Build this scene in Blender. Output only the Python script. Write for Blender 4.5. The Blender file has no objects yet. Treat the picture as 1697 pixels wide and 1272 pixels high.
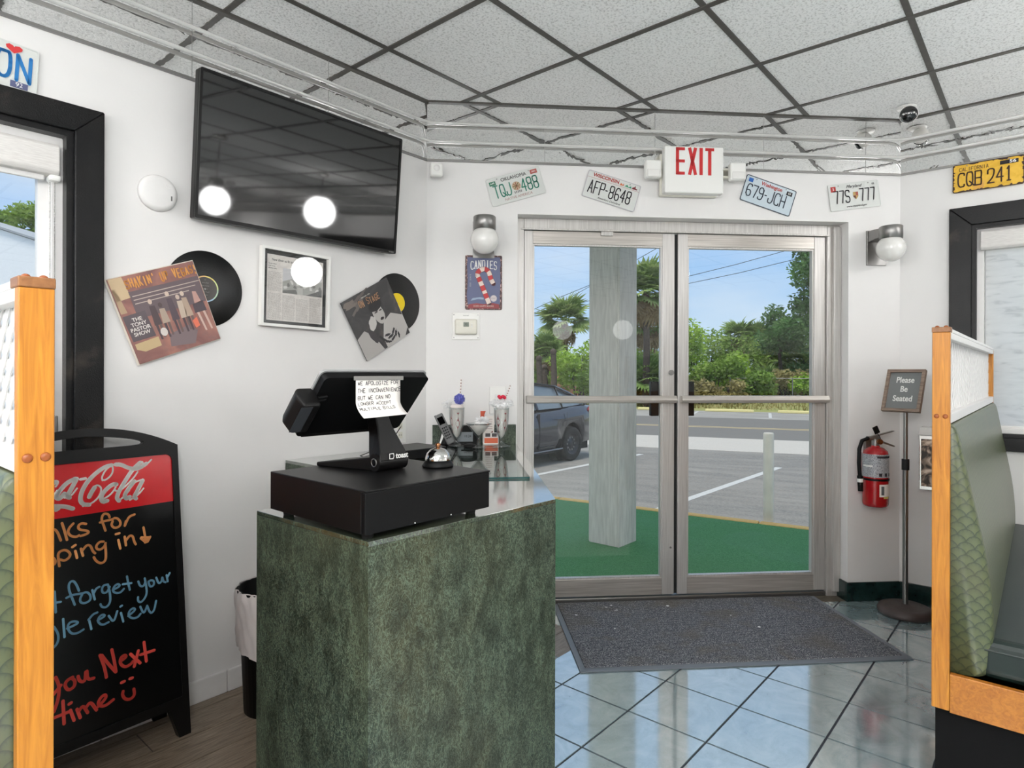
import bpy, bmesh, math, random
from math import sin, cos, pi, radians, atan2
from mathutils import Vector, Matrix
random.seed(7)
S = bpy.context.scene
C = S.collection

# ------------------------------------------------------------------ camera, sky, sun, exposure
cd = bpy.data.cameras.new('camera'); cam = bpy.data.objects.new('camera', cd); C.objects.link(cam)
cd.sensor_width = 36; cd.lens = 1041 / 1697 * 36; cd.shift_y = -19 / 1697
cd.clip_start = .05; cd.clip_end = 600
cam.matrix_world = Matrix.Translation((0, 0, 1.30)) @ Matrix.Rotation(pi / 2, 4, 'X') @ Matrix.Rotation(.0025, 4, 'Z')
S.camera = cam
S.view_settings.view_transform = 'Standard'; S.view_settings.look = 'None'
S.view_settings.gamma = 1; S.view_settings.use_curve_mapping = False
S.view_settings.exposure = 0.0

W = bpy.data.worlds.new('sky'); S.world = W; W.use_nodes = True
wn = W.node_tree; wn.nodes.clear()
def wnode(t, **k):
    n = wn.nodes.new(t)
    for a, v in k.items(): setattr(n, a, v)
    return n
wo = wnode('ShaderNodeOutputWorld'); wb = wnode('ShaderNodeBackground')
tc = wnode('ShaderNodeTexCoord'); sx = wnode('ShaderNodeSeparateXYZ')
rp = wnode('ShaderNodeValToRGB'); nz = wnode('ShaderNodeTexNoise'); mp = wnode('ShaderNodeMapping')
cr = wnode('ShaderNodeValToRGB'); mx = wnode('ShaderNodeMix', data_type='RGBA')
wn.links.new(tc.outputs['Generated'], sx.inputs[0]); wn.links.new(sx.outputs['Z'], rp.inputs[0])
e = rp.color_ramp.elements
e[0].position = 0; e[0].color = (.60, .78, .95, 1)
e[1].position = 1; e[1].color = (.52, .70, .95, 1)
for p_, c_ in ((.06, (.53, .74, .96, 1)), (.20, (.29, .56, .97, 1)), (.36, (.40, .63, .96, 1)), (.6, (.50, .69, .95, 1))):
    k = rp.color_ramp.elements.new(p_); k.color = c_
mp.inputs['Scale'].default_value = (1.2, 1.2, 4)
wn.links.new(tc.outputs['Generated'], mp.inputs[0]); wn.links.new(mp.outputs[0], nz.inputs['Vector'])
nz.inputs['Scale'].default_value = 2.2; nz.inputs['Detail'].default_value = 6
cr.color_ramp.elements[0].position = .38; cr.color_ramp.elements[0].color = (0, 0, 0, 1)
cr.color_ramp.elements[1].position = .78; cr.color_ramp.elements[1].color = (.75, .75, .75, 1)
wn.links.new(nz.outputs['Fac'], cr.inputs[0]); wn.links.new(cr.outputs[0], mx.inputs[0])
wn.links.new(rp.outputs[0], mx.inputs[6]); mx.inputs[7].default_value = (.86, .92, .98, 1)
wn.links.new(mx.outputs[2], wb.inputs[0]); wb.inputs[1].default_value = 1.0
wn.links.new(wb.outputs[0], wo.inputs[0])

sd = bpy.data.lights.new('sun', 'SUN'); sd.energy = 2.9; sd.angle = radians(16); sd.color = (1, .96, .88)
sun = bpy.data.objects.new('sun', sd); C.objects.link(sun)
sun.rotation_euler = (radians(16), radians(-14), 0)

# strengths of lights out of view: panels and bright globes are added fill
FILL_PANEL = 14.0
GLOBE = 3.5
GLOBE_SIDE = 17.0
GLOBE_FILL = 49.0

# ------------------------------------------------------------------ geometry frames of the diner
TH = radians(40.54); TD = radians(85.0)
E1 = Vector((sin(TH), cos(TH), 0)); E2 = Vector((cos(TH), -sin(TH), 0))
LD = Vector((-.462, 3.379, 0))                       # corner between left wall and door wall
DD = Vector((sin(TD), cos(TD), 0)); DN = Vector((cos(TD), -sin(TD), 0))
DLEN = 2.7039; RD = LD + DD * DLEN                   # corner between door wall and right wall
CZ = 2.752
UR = (RD - LD).dot(E1); NR = (RD - LD).dot(E2)
ANG = {'L': atan2(E1.y, E1.x), 'D': atan2(DD.y, DD.x), 'R': atan2(E2.y, E2.x)}
ORG = {'L': LD, 'D': LD, 'R': RD}
UV = {'L': E1, 'D': DD, 'R': E2}
def lw(u, n, z=0): return LD + E1 * u + E2 * n + Vector((0, 0, z))
def wallM(w, u=0, z=0, h=0, roll=0):
    """frame on a wall: x right, y into the wall, z up; h is the distance out into the room"""
    a = ANG[w]; yv = Vector((-sin(a), cos(a), 0))
    return Matrix.Translation(ORG[w] + UV[w] * u - yv * h + Vector((0, 0, z))) @ Matrix.Rotation(a, 4, 'Z') @ Matrix.Rotation(radians(roll), 4, 'Y')
def lin(c):
    f = lambda v: (v / 255 / 12.92) if v / 255 <= .04045 else ((v / 255 + .055) / 1.055) ** 2.4
    return (f(c[0]), f(c[1]), f(c[2]), 1)

# ------------------------------------------------------------------ materials
class NT:
    def __init__(s, name):
        s.m = bpy.data.materials.new(name); s.m.use_nodes = True; s.t = s.m.node_tree
        s.b = s.t.nodes['Principled BSDF']; s.o = s.t.nodes['Material Output']; s.co = None
    def n(s, t, **k):
        n = s.t.nodes.new(t)
        for a, v in k.items(): setattr(n, a, v)
        return n
    def l(s, a, b): s.t.links.new(a, b)
    def coord(s, scale=(1, 1, 1), kind='Object', rot=(0, 0, 0)):
        c = s.n('ShaderNodeTexCoord'); m = s.n('ShaderNodeMapping'); m.inputs['Scale'].default_value = scale; m.inputs['Rotation'].default_value = rot
        s.l(c.outputs[kind], m.inputs[0]); return m.outputs[0]
    def noise(s, vec, scale, detail=4, dist=0, rough=.5):
        n = s.n('ShaderNodeTexNoise'); n.inputs['Scale'].default_value = scale; n.inputs['Detail'].default_value = detail
        n.inputs['Distortion'].default_value = dist; n.inputs['Roughness'].default_value = rough
        s.l(vec, n.inputs['Vector']); return n.outputs['Fac']
    def ramp(s, fac, stops):
        r = s.n('ShaderNodeValToRGB'); el = r.color_ramp.elements
        while len(el) > 1: el.remove(el[-1])
        el[0].position = stops[0][0]; el[0].color = stops[0][1]
        for p, c in stops[1:]:
            k = el.new(p); k.color = c
        s.l(fac, r.inputs[0]); return r.outputs[0]
    def mix(s, fac, a, b, mode='MIX'):
        m = s.n('ShaderNodeMix', data_type='RGBA', blend_type=mode)
        for i, v in ((0, fac), (6, a), (7, b)):
            if hasattr(v, 'links'): s.l(v, m.inputs[i])
            else: m.inputs[i].default_value = v
        return m.outputs[2]
    def math(s, op, a, b=0.):
        m = s.n('ShaderNodeMath', operation=op)
        for i, v in ((0, a), (1, b)):
            if hasattr(v, 'links'): s.l(v, m.inputs[i])
            else: m.inputs[i].default_value = v
        return m.outputs[0]
    def bump(s, h, strength=.3, dist=.002):
        b = s.n('ShaderNodeBump'); b.inputs['Strength'].default_value = strength; b.inputs['Distance'].default_value = dist
        s.l(h, b.inputs['Height']); s.l(b.outputs[0], s.b.inputs['Normal'])
    def set(s, **k):
        for a, v in k.items():
            i = s.b.inputs[a.replace('_', ' ')]
            if hasattr(v, 'links'): s.l(v, i)
            else: i.default_value = v
        return s
def plain(name, rgb, rough=.5, metal=0, spec=.5, var=0, vs=30, bump=0, bs=200, coat=0, emit=0):
    t = NT(name); col = lin(rgb)
    t.set(Base_Color=col, Roughness=rough, Metallic=metal)
    t.b.inputs['Specular IOR Level'].default_value = spec
    if coat: t.b.inputs['Coat Weight'].default_value = coat; t.b.inputs['Coat Roughness'].default_value = .06
    if var or bump:
        v = t.coord()
        if var:
            f = t.noise(v, vs); d = tuple(x * (1 - var) for x in col[:3]) + (1,); l_ = tuple(min(1, x * (1 + var)) for x in col[:3]) + (1,)
            t.set(Base_Color=t.ramp(f, [(.3, d), (.7, l_)]))
        if bump: t.bump(t.noise(v, bs, 3), bump)
    if emit: t.b.inputs['Emission Color'].default_value = col; t.b.inputs['Emission Strength'].default_value = emit
    return t.m
M = {}
M['wall'] = plain('wall_paint', (231, 229, 227), .42, var=.02, vs=3, bump=.12, bs=60)
M['white'] = plain('white_plastic', (238, 237, 233), .35, bump=.02)
M['offwhite'] = plain('aged_plastic', (226, 223, 210), .4, var=.03)
M['trimwhite'] = plain('white_paint', (230, 228, 226), .45, var=.02)
M['black'] = plain('black_plastic', (8, 8, 9), .5, spec=.25, bump=.05, bs=600)
M['satin'] = plain('satin_black', (17, 16, 16), .4, spec=.3, bump=.08, bs=900)
M['gloss'] = plain('gloss_black', (5, 5, 6), .04, spec=1.0)
M['kick'] = plain('kick_black', (13, 13, 14), .8, spec=.2)
M['rubber'] = plain('rubber', (20, 20, 21), .75)
M['red'] = plain('red_enamel', (170, 20, 28), .22, coat=.5)
M['greymetal'] = plain('dull_metal', (150, 148, 146), .35, metal=.9)
M['chrome'] = plain('chrome', (215, 213, 210), .09, metal=1)
M['brass'] = plain('copper_button', (190, 130, 90), .25, metal=1)
M['paper'] = plain('paper', (240, 234, 228), .8)
M['ink'] = plain('ink', (40, 38, 42), .8)
M['vinyl_green'] = plain('dark_green_vinyl', (14, 32, 28), .36, var=.12, vs=8, bump=.15, bs=350)
def flat(name, rgb, rough=.6): 
    if name not in M: M[name] = plain(name, rgb, rough)
    return M[name]

t = NT('casing_black'); v = t.coord(); f = t.noise(v, 7, 5); t.set(Base_Color=t.ramp(f, [(.35, lin((8, 8, 10))), (.6, lin((18, 17, 17))), (.72, lin((60, 54, 48)))]), Roughness=.3); t.b.inputs['Specular IOR Level'].default_value = .3; t.bump(t.noise(v, 260, 2), .5); M['casing'] = t.m
t = NT('acoustic_tile'); v = t.coord(); f = t.noise(v, 95, 3, rough=.6); vo = t.n('ShaderNodeTexVoronoi'); vo.inputs['Scale'].default_value = 130; t.l(v, vo.inputs[0])
pit = t.ramp(vo.outputs['Distance'], [(.0, (.42, .42, .41, 1)), (.13, (.7, .7, .69, 1)), (.22, (1, 1, 1, 1))])
t.set(Base_Color=t.mix(1, t.ramp(f, [(.34, lin((214, 213, 211))), (.5, lin((250, 250, 249))), (.7, lin((252, 251, 249)))]), pit, 'MULTIPLY'), Roughness=.9); t.bump(f, .9, .004); M['acoustic'] = t.m
M['tee'] = plain('ceiling_tee', (74, 71, 66), .5, var=.15, vs=40)
t = NT('mirror'); v = t.coord(); t.set(Base_Color=(.93, .92, .91, 1), Metallic=1, Roughness=.015); t.bump(t.noise(v, 9, 2, 1.0), .16, .004); M['mirror'] = t.m
M['tube'] = plain('glass_tube', (206, 205, 202), .12, coat=1)
# green laminate with pale fibres
def marble(name, rough=.25, scale=1, spec=.5):
    t = NT(name); v = t.coord((1, 1, .55))
    big = t.noise(v, 2.6, 3); base = t.ramp(big, [(.35, lin((40, 54, 48))), (.55, lin((52, 62, 50))), (.7, lin((66, 66, 46)))])
    w1 = t.noise(v, 34 * scale, 4, 3.2, .62); l1 = t.ramp(w1, [(.465, (0, 0, 0, 1)), (.5, (.8, .8, .8, 1)), (.535, (0, 0, 0, 1))])
    w2 = t.noise(t.coord((1, 1, .5), rot=(.4, .7, .2)), 58 * scale, 3, 4.0, .55); l2 = t.ramp(w2, [(.46, (0, 0, 0, 1)), (.5, (.7, .7, .7, 1)), (.54, (0, 0, 0, 1))])
    c = t.mix(l1, base, lin((112, 130, 112))); c = t.mix(l2, c, lin((128, 138, 114)))
    dk = t.noise(v, 24 * scale, 3); c = t.mix(1, c, t.ramp(dk, [(.35, (.5, .5, .5, 1)), (.6, (1, 1, 1, 1))]), 'MULTIPLY')
    t.set(Base_Color=c, Roughness=rough); t.b.inputs['Specular IOR Level'].default_value = spec
    return t.m
M['laminate'] = marble('green_laminate', .4, 1, .3)
M['laminate_top'] = marble('green_laminate_top', .10, 1, 1.0)
M['laminate_top'].node_tree.nodes['Principled BSDF'].inputs['Coat Weight'].default_value = 1
M['laminate_top'].node_tree.nodes['Principled BSDF'].inputs['Coat IOR'].default_value = 2.0
M['laminate_top'].node_tree.nodes['Principled BSDF'].inputs['Coat Roughness'].default_value = .08
M['base_green'] = plain('green_base_tile', (24, 44, 42), .2, var=.35, vs=30)
# slate blue floor tile, high gloss
t = NT('floor_tile'); v = t.coord(); oi = t.n('ShaderNodeObjectInfo')
f = t.noise(v, 7, 6, 1.2, .6); c = t.ramp(f, [(.3, lin((128, 152, 158))), (.5, lin((150, 173, 178))), (.72, lin((174, 191, 193)))])
g = t.noise(v, 40, 3, 2); c = t.mix(t.ramp(g, [(.47, (0, 0, 0, 1)), (.5, (.35, .35, .35, 1)), (.53, (0, 0, 0, 1))]), c, lin((176, 190, 190)))
t.set(Base_Color=c, Roughness=.13); t.b.inputs['IOR'].default_value = 2.2
t.b.inputs['Coat Weight'].default_value = 1; t.b.inputs['Coat IOR'].default_value = 3.7; t.b.inputs['Coat Roughness'].default_value = .07
t.bump(t.noise(v, 18, 2), .05); M['tile'] = t.m
M['grout'] = plain('grout', (58, 64, 72), .7, var=.1)
M['dirtygrout'] = plain('threshold_dirt', (98, 90, 78), .9, var=.25, vs=25)
def wood(name, a, b, rough, scale=(1, 12, 12), ws=6, dist=3, spec=.5):
    t = NT(name); v = t.coord(scale); f = t.noise(v, ws, 5, dist, .55); t.set(Base_Color=t.ramp(f, [(.3, lin(a)), (.7, lin(b))]), Roughness=rough)
    t.bump(f, .08); t.b.inputs['Specular IOR Level'].default_value = spec; return t.m
M['plank'] = wood('wood_look_plank', (104, 90, 76), (158, 142, 124), .4, (1.2, 14, 14), 4)
M['oak'] = wood('orange_oak', (168, 102, 30), (212, 142, 50), .35, (16, 16, 1.3), 3.5, 1.5)
M['oakh'] = wood('orange_oak_rail', (164, 98, 34), (200, 130, 50), .35, (1.3, 16, 16), 3.5, 1.5)
M['oakcap'] = wood('brown_oak_cap', (128, 84, 48), (160, 108, 66), .4, (2, 14, 14), 4, 1)
M['plug'] = plain('wood_plug', (156, 84, 38), .4, var=.2, vs=60)
M['walnut'] = wood('grey_walnut', (112, 92, 80), (160, 140, 124), .5, (2, 30, 30), 4, 1)
# brushed aluminium
t = NT('aluminium'); v = t.coord((40, 40, 1)); f = t.noise(v, 4, 3); t.set(Base_Color=t.ramp(f, [(.3, lin((186, 182, 178))), (.7, lin((210, 207, 203)))]), Metallic=.45, Roughness=.36); M['alu'] = t.m
t = NT('aluminium_rail'); v = t.coord((1, 40, 40)); f = t.noise(v, 4, 3); t.set(Base_Color=t.ramp(f, [(.3, lin((170, 163, 156))), (.7, lin((205, 199, 192)))]), Metallic=.5, Roughness=.3); M['alurail'] = t.m
# clear glass that stays cheap
def thin_glass(name, tint, f0):
    t = NT(name); tr = t.n('ShaderNodeBsdfTransparent'); gl = t.n('ShaderNodeBsdfGlossy'); gl.inputs['Roughness'].default_value = .01; tr.inputs[0].default_value = tint
    lw_ = t.n('ShaderNodeLayerWeight'); lw_.inputs[0].default_value = .5; f = t.math('ADD', f0, t.math('MULTIPLY', t.math('POWER', lw_.outputs['Facing'], 5.0), 1 - f0))
    ms = t.n('ShaderNodeMixShader'); t.l(f, ms.inputs[0]); t.l(tr.outputs[0], ms.inputs[1]); t.l(gl.outputs[0], ms.inputs[2]); t.l(ms.outputs[0], t.o.inputs[0]); return t.m
M['glass'] = thin_glass('pane_glass', (.985, .99, .985, 1), .035)
M['sheetglass'] = thin_glass('sheet_glass', (.90, .96, .95, 1), .07)
M['drinkglass'] = thin_glass('drink_glass', (.93, .95, .95, 1), .10)
t = NT('sheet_glass_edge'); t.set(Base_Color=lin((40, 84, 84)), Roughness=.1); M['glassedge'] = t.m
t = NT('opal_glass'); t.set(Base_Color=lin((236, 234, 230)), Roughness=.08); t.b.inputs['Subsurface Weight'].default_value = .0; t.b.inputs['Coat Weight'].default_value = .6; M['opal'] = t.m
t = NT('lit_globe'); t.set(Base_Color=(1, 1, 1, 1)); t.b.inputs['Emission Color'].default_value = (1, .985, .97, 1); t.b.inputs['Emission Strength'].default_value = GLOBE; M['litglobe'] = t.m
t = NT('lit_globe_fill'); t.b.inputs['Emission Color'].default_value = (1, .99, .985, 1); t.b.inputs['Emission Strength'].default_value = GLOBE_FILL; M['fillglobe'] = t.m
t = NT('lit_globe_side'); t.b.inputs['Emission Color'].default_value = (1, .99, .985, 1); t.b.inputs['Emission Strength'].default_value = GLOBE_SIDE; M['sideglobe'] = t.m
t = NT('fill_panel'); t.set(Base_Color=(1, 1, 1, 1)); t.b.inputs['Emission Color'].default_value = (1, .995, .99, 1); t.b.inputs['Emission Strength'].default_value = FILL_PANEL; M['fillpanel'] = t.m
# shade cloth
t = NT('shade_cloth'); v = t.coord((6, 6, 60)); f = t.noise(v, 6, 4); t.set(Base_Color=t.ramp(f, [(.3, lin((206, 202, 198))), (.7, lin((224, 221, 217)))]), Roughness=.8); t.bump(f, .2); M['cloth'] = t.m
t = NT('translucent_shade'); v = t.coord((3, 3, 14)); f = t.noise(v, 3, 6, .6); col = t.ramp(f, [(.32, lin((226, 226, 224))), (.45, lin((246, 245, 243))), (.7, lin((252, 251, 249)))])
di = t.n('ShaderNodeBsdfDiffuse'); tl = t.n('ShaderNodeBsdfTranslucent'); ms = t.n('ShaderNodeMixShader'); ms.inputs[0].default_value = .5
t.l(col, di.inputs[0]); t.l(col, tl.inputs[0]); t.l(di.outputs[0], ms.inputs[1]); t.l(tl.outputs[0], ms.inputs[2]); t.l(ms.outputs[0], t.o.inputs[0]); M['shade'] = t.m
# ribbed mat
t = NT('mat_ribs'); v = t.coord(); f = t.noise(v, 210, 3, 0, .9); g = t.noise(v, 4, 5, 1); c = t.ramp(f, [(.38, lin((62, 65, 73))), (.52, lin((98, 102, 112))), (.62, lin((206, 206, 204)))])
c = t.mix(t.ramp(g, [(.52, (0, 0, 0, 1)), (.70, (.6, .6, .6, 1))]), c, lin((118, 110, 98))); wv = t.n('ShaderNodeTexWave', wave_type='BANDS', bands_direction='Y'); wv.inputs['Scale'].default_value = 28; t.l(v, wv.inputs[0])
c = t.mix(1, c, t.ramp(wv.outputs['Fac'], [(.15, (.35, .35, .38, 1)), (.6, (1.15, 1.15, 1.15, 1))]), 'MULTIPLY'); t.set(Base_Color=c, Roughness=.95); t.bump(wv.outputs['Fac'], .5, .004); M['matrib'] = t.m
M['matedge'] = plain('mat_edge', (118, 124, 132), .5)
# vinyl record with grooves
t = NT('record'); v = t.coord(); wv = t.n('ShaderNodeTexWave', wave_type='RINGS', rings_direction='Y', wave_profile='SIN'); wv.inputs['Scale'].default_value = 70; wv.inputs['Detail'].default_value = 1; t.l(v, wv.inputs[0])
t.set(Base_Color=lin((13, 13, 14)), Roughness=.28); t.bump(wv.outputs['Fac'], .35, .001); M['record'] = t.m
# outside
t = NT('turf'); v = t.coord(); f = t.noise(v, 120, 3); g = t.noise(v, 1.6, 5, 1); c = t.ramp(f, [(.3, lin((62, 118, 66))), (.7, lin((98, 156, 100)))]); c = t.mix(t.ramp(g, [(.5, (0, 0, 0, 1)), (.8, (.35, .35, .35, 1))]), c, lin((110, 150, 120))); t.set(Base_Color=c, Roughness=.95); t.bump(f, .5, .006); M['turf'] = t.m
def asph(name, a, b, c2):
    t = NT(name); v = t.coord(); f = t.noise(v, 38, 6, 0, .75); g = t.noise(t.coord((.35, 1.2, 1)), 1.0, 5, 1.5, .65); c = t.ramp(f, [(.3, lin(a)), (.7, lin(b))]); c = t.mix(t.ramp(g, [(.4, (0, 0, 0, 1)), (.7, (.65, .65, .65, 1))]), c, lin(c2)); t.set(Base_Color=c, Roughness=.92); t.bump(f, .6, .01); return t.m
M['asphalt'] = asph('asphalt', (98, 96, 93), (144, 141, 136), (154, 149, 141))
M['road'] = asph('road_asphalt', (104, 102, 98), (124, 121, 117), (118, 115, 111))
M['apron'] = asph('concrete_apron', (172, 166, 158), (200, 194, 186), (184, 178, 169))
M['farlot'] = asph('far_lot', (126, 123, 119), (160, 157, 152), (176, 172, 165))
M['stripe'] = asph('worn_white_paint', (176, 176, 174), (206, 205, 202), (190, 189, 186))
M['yellow'] = asph('yellow_paint', (226, 178, 104), (240, 200, 130), (214, 176, 120))
M['stopyellow'] = asph('pale_yellow_paint', (232, 218, 150), (240, 228, 168), (226, 214, 160))
M['yellowline'] = asph('yellow_line', (184, 164, 120), (200, 178, 130), (180, 168, 140))
M['verge'] = asph('verge_grass', (108, 124, 62), (160, 162, 100), (176, 158, 118))
M['straw'] = asph('pine_straw', (172, 112, 66), (202, 140, 86), (180, 130, 88))
t = NT('column_wood'); v = t.coord((10, 10, 1)); f = t.noise(v, 5, 5, .5); t.set(Base_Color=t.ramp(f, [(.3, lin((204, 194, 184))), (.7, lin((230, 221, 211)))]), Roughness=.7); t.bump(f, .3, .004); M['colwood'] = t.m
M['bollard'] = plain('bollard_paint', (228, 220, 208), .55, var=.12, vs=6)
M['carpaint'] = plain('blue_grey_paint', (26, 32, 48), .18, metal=.35, coat=1)
M['carglass'] = plain('car_glass', (104, 116, 124), .06, spec=.9)
M['siding'] = plain('white_siding', (252, 251, 250), .6, var=.02)
M['stucco'] = plain('tan_stucco', (200, 178, 160), .8, var=.05)
M['bark'] = plain('bark', (70, 58, 50), .9, var=.35, vs=12, bump=.8, bs=20)
M['palmbark'] = plain('palm_bark', (78, 66, 58), .95, var=.35, vs=14, bump=.9, bs=16)
def leaf(name, a, b, c, transl=.35):
    t = NT(name); v = t.coord(kind='Object'); f = t.noise(v, 1.1, 4, .5); h = t.noise(v, 9, 2)
    col = t.ramp(f, [(.32, lin(a)), (.5, lin(b)), (.68, lin(c))]); col = t.mix(1, col, t.ramp(h, [(.3, (.7, .7, .7, 1)), (.7, (1.0, 1.0, 1.0, 1))]), 'MULTIPLY')
    di = t.n('ShaderNodeBsdfDiffuse'); tl = t.n('ShaderNodeBsdfTranslucent'); ms = t.n('ShaderNodeMixShader'); ms.inputs[0].default_value = transl
    t.l(col, di.inputs[0]); t.l(col, tl.inputs[0]); t.l(di.outputs[0], ms.inputs[1]); t.l(tl.outputs[0], ms.inputs[2]); t.l(ms.outputs[0], t.o.inputs[0]); return t.m
M['leaf_bright'] = leaf('leaf_bright', (128, 168, 62), (176, 210, 88), (200, 226, 112))
M['leaf_mid'] = leaf('leaf_mid', (110, 144, 68), (148, 178, 88), (180, 202, 112))
M['leaf_dark'] = leaf('leaf_dark', (72, 108, 66), (98, 138, 80), (124, 160, 98))
M['leaf_dry'] = leaf('leaf_dry', (150, 140, 92), (184, 172, 118), (212, 198, 148))
M['frond'] = leaf('palm_frond', (104, 134, 72), (140, 166, 94), (174, 190, 122))
M['frond_dry'] = leaf('dry_frond', (134, 112, 78), (160, 138, 98), (184, 164, 124))

# ------------------------------------------------------------------ mesh helpers
def link(o, parent=None, mat=None):
    C.objects.link(o)
    if parent is not None: o.parent = parent
    if mat is not None:
        if parent is None: o.matrix_world = mat
        else: o.matrix_local = mat
    return o
def tag(o, label=None, cat=None, group=None, kind=None):
    if label: o['label'] = label
    if cat: o['category'] = cat
    if group: o['group'] = group
    if kind: o['kind'] = kind
    return o
def thing(name, label, cat, mat, group=None):
    o = bpy.data.objects.new(name, None); o.empty_display_size = .05; link(o, None, mat)
    return tag(o, label, cat, group)
class MB:
    def __init__(s): s.v = []; s.f = []; s.sm = []; s.mi = []
    def add(s, vs, fs, smooth=False, mi=0, T=None):
        b = len(s.v); s.v += [tuple(T @ Vector(p)) if T is not None else tuple(p) for p in vs]
        for f in fs: s.f.append([b + i for i in f]); s.sm.append(smooth); s.mi.append(mi)
        return s
    def box(s, x0, x1, y0, y1, z0, z1, mi=0, T=None):
        vs = [(x, y, z) for x in (x0, x1) for y in (y0, y1) for z in (z0, z1)]
        return s.add(vs, [(0, 1, 3, 2), (4, 6, 7, 5), (0, 4, 5, 1), (2, 3, 7, 6), (0, 2, 6, 4), (1, 5, 7, 3)], False, mi, T)
    def cyl(s, p0, p1, r0, r1=None, n=16, caps=True, mi=0, T=None, smooth=True):
        r1 = r0 if r1 is None else r1; p0 = Vector(p0); p1 = Vector(p1); d = (p1 - p0).normalized()
        a = d.orthogonal().normalized(); b = d.cross(a)
        vs = []
        for p, r in ((p0, r0), (p1, r1)):
            for i in range(n): an = 2 * pi * i / n; vs.append(p + a * cos(an) * r + b * sin(an) * r)
        s.add(vs, [(i, (i + 1) % n, n + (i + 1) % n, n + i) for i in range(n)], smooth, mi, T)
        if caps: s.add(vs, [tuple(range(n))[::-1], tuple(range(n, 2 * n))], False, mi, T)
        return s
    def lathe(s, prof, n=24, mi=0, T=None, smooth=True, closed=False):
        vs = []; k = len(prof)
        for i in range(n):
            an = 2 * pi * i / n
            for r, z in prof: vs.append((r * cos(an), r * sin(an), z))
        fs = []
        for i in range(n):
            j = (i + 1) % n
            for q in range(k - 1 + (1 if closed else 0)):
                w = (q + 1) % k; fs.append((i * k + q, j * k + q, j * k + w, i * k + w))
        return s.add(vs, fs, smooth, mi, T)
    def tube(s, path, r, n=8, mi=0, T=None, caps=True):
        path = [Vector(p) for p in path]; vs = []; prev = None; m = len(path)
        rr = r if isinstance(r, (list, tuple)) else [r] * m
        for i, p in enumerate(path):
            d = (path[min(i + 1, m - 1)] - path[max(i - 1, 0)]).normalized()
            a = d.orthogonal().normalized() if prev is None else (prev - d * prev.dot(d)).normalized()
            prev = a; b = d.cross(a)
            for q in range(n): an = 2 * pi * q / n; vs.append(p + (a * cos(an) + b * sin(an)) * rr[i])
        fs = [(i * n + q, i * n + (q + 1) % n, (i + 1) * n + (q + 1) % n, (i + 1) * n + q) for i in range(m - 1) for q in range(n)]
        s.add(vs, fs, True, mi, T)
        if caps: s.add(vs, [tuple(range(n))[::-1], tuple(range((m - 1) * n, m * n))], False, mi, T)
        return s
    def prism(s, poly, a0, a1, plane='xy', mi=0, T=None):
        """extrude a convex or simple polygon; plane xy -> along z, xz -> along y, yz -> along x"""
        n = len(poly)
        mk = {'xy': lambda p, a: (p[0], p[1], a), 'xz': lambda p, a: (p[0], a, p[1]), 'yz': lambda p, a: (a, p[0], p[1])}[plane]
        vs = [mk(p, a0) for p in poly] + [mk(p, a1) for p in poly]
        return s.add(vs, [tuple(range(n))[::-1], tuple(range(n, 2 * n))] + [(i, (i + 1) % n, n + (i + 1) % n, n + i) for i in range(n)], False, mi, T)
    def sphere(s, c, r, n=16, m=10, mi=0, T=None, sc=(1, 1, 1)):
        prof = [(max(r * sin(pi * i / m), 1e-5), -r * cos(pi * i / m)) for i in range(m + 1)]
        vs = []; k = len(prof)
        for i in range(n):
            an = 2 * pi * i / n
            for q, z in prof: vs.append((c[0] + q * cos(an) * sc[0], c[1] + q * sin(an) * sc[1], c[2] + z * sc[2]))
        fs = [(i * k + q, ((i + 1) % n) * k + q, ((i + 1) % n) * k + q + 1, i * k + q + 1) for i in range(n) for q in range(k - 1)]
        return s.add(vs, fs, True, mi, T)
    def mesh(s, name, mats):
        me = bpy.data.meshes.new(name); me.from_pydata(s.v, [], s.f)
        for m in (mats if isinstance(mats, (list, tuple)) else [mats]): me.materials.append(m)
        me.polygons.foreach_set('use_smooth', s.sm); me.polygons.foreach_set('material_index', s.mi)
        bm = bmesh.new(); bm.from_mesh(me); bmesh.ops.recalc_face_normals(bm, faces=bm.faces); bm.to_mesh(me); bm.free()
        me.update(); return me
    def build(s, name, mats, parent=None, mat=None, bevel=0, seg=2):
        o = bpy.data.objects.new(name, s.mesh(name, mats)); link(o, parent, mat)
        if bevel:
            b = o.modifiers.new('bevel', 'BEVEL'); b.width = bevel; b.segments = seg; b.limit_method = 'ANGLE'; b.angle_limit = radians(35)
        return o
def box(name, m, parent, x0, x1, y0, y1, z0, z1, bevel=0, mat=None, seg=2):
    return MB().box(x0, x1, y0, y1, z0, z1).build(name, m, parent, mat, bevel, seg)
def smooth_line(pts, it=2, closed=False):
    for _ in range(it):
        q = [] if closed else [pts[0]]
        n = len(pts)
        for i in range(n if closed else n - 1):
            a = pts[i]; b = pts[(i + 1) % n]
            q.append((a[0] * .75 + b[0] * .25, a[1] * .75 + b[1] * .25)); q.append((a[0] * .25 + b[0] * .75, a[1] * .25 + b[1] * .75))
        if not closed: q.append(pts[-1])
        pts = q
    return pts
def rounded(x0, x1, z0, z1, r, n=5):
    P = []
    for cx, cz, a in ((x1 - r, z1 - r, 0), (x0 + r, z1 - r, 90), (x0 + r, z0 + r, 180), (x1 - r, z0 + r, 270)):
        for i in range(n + 1): an = radians(a + 90 * i / n); P.append((cx + r * cos(an), cz + r * sin(an)))
    return P
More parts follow.
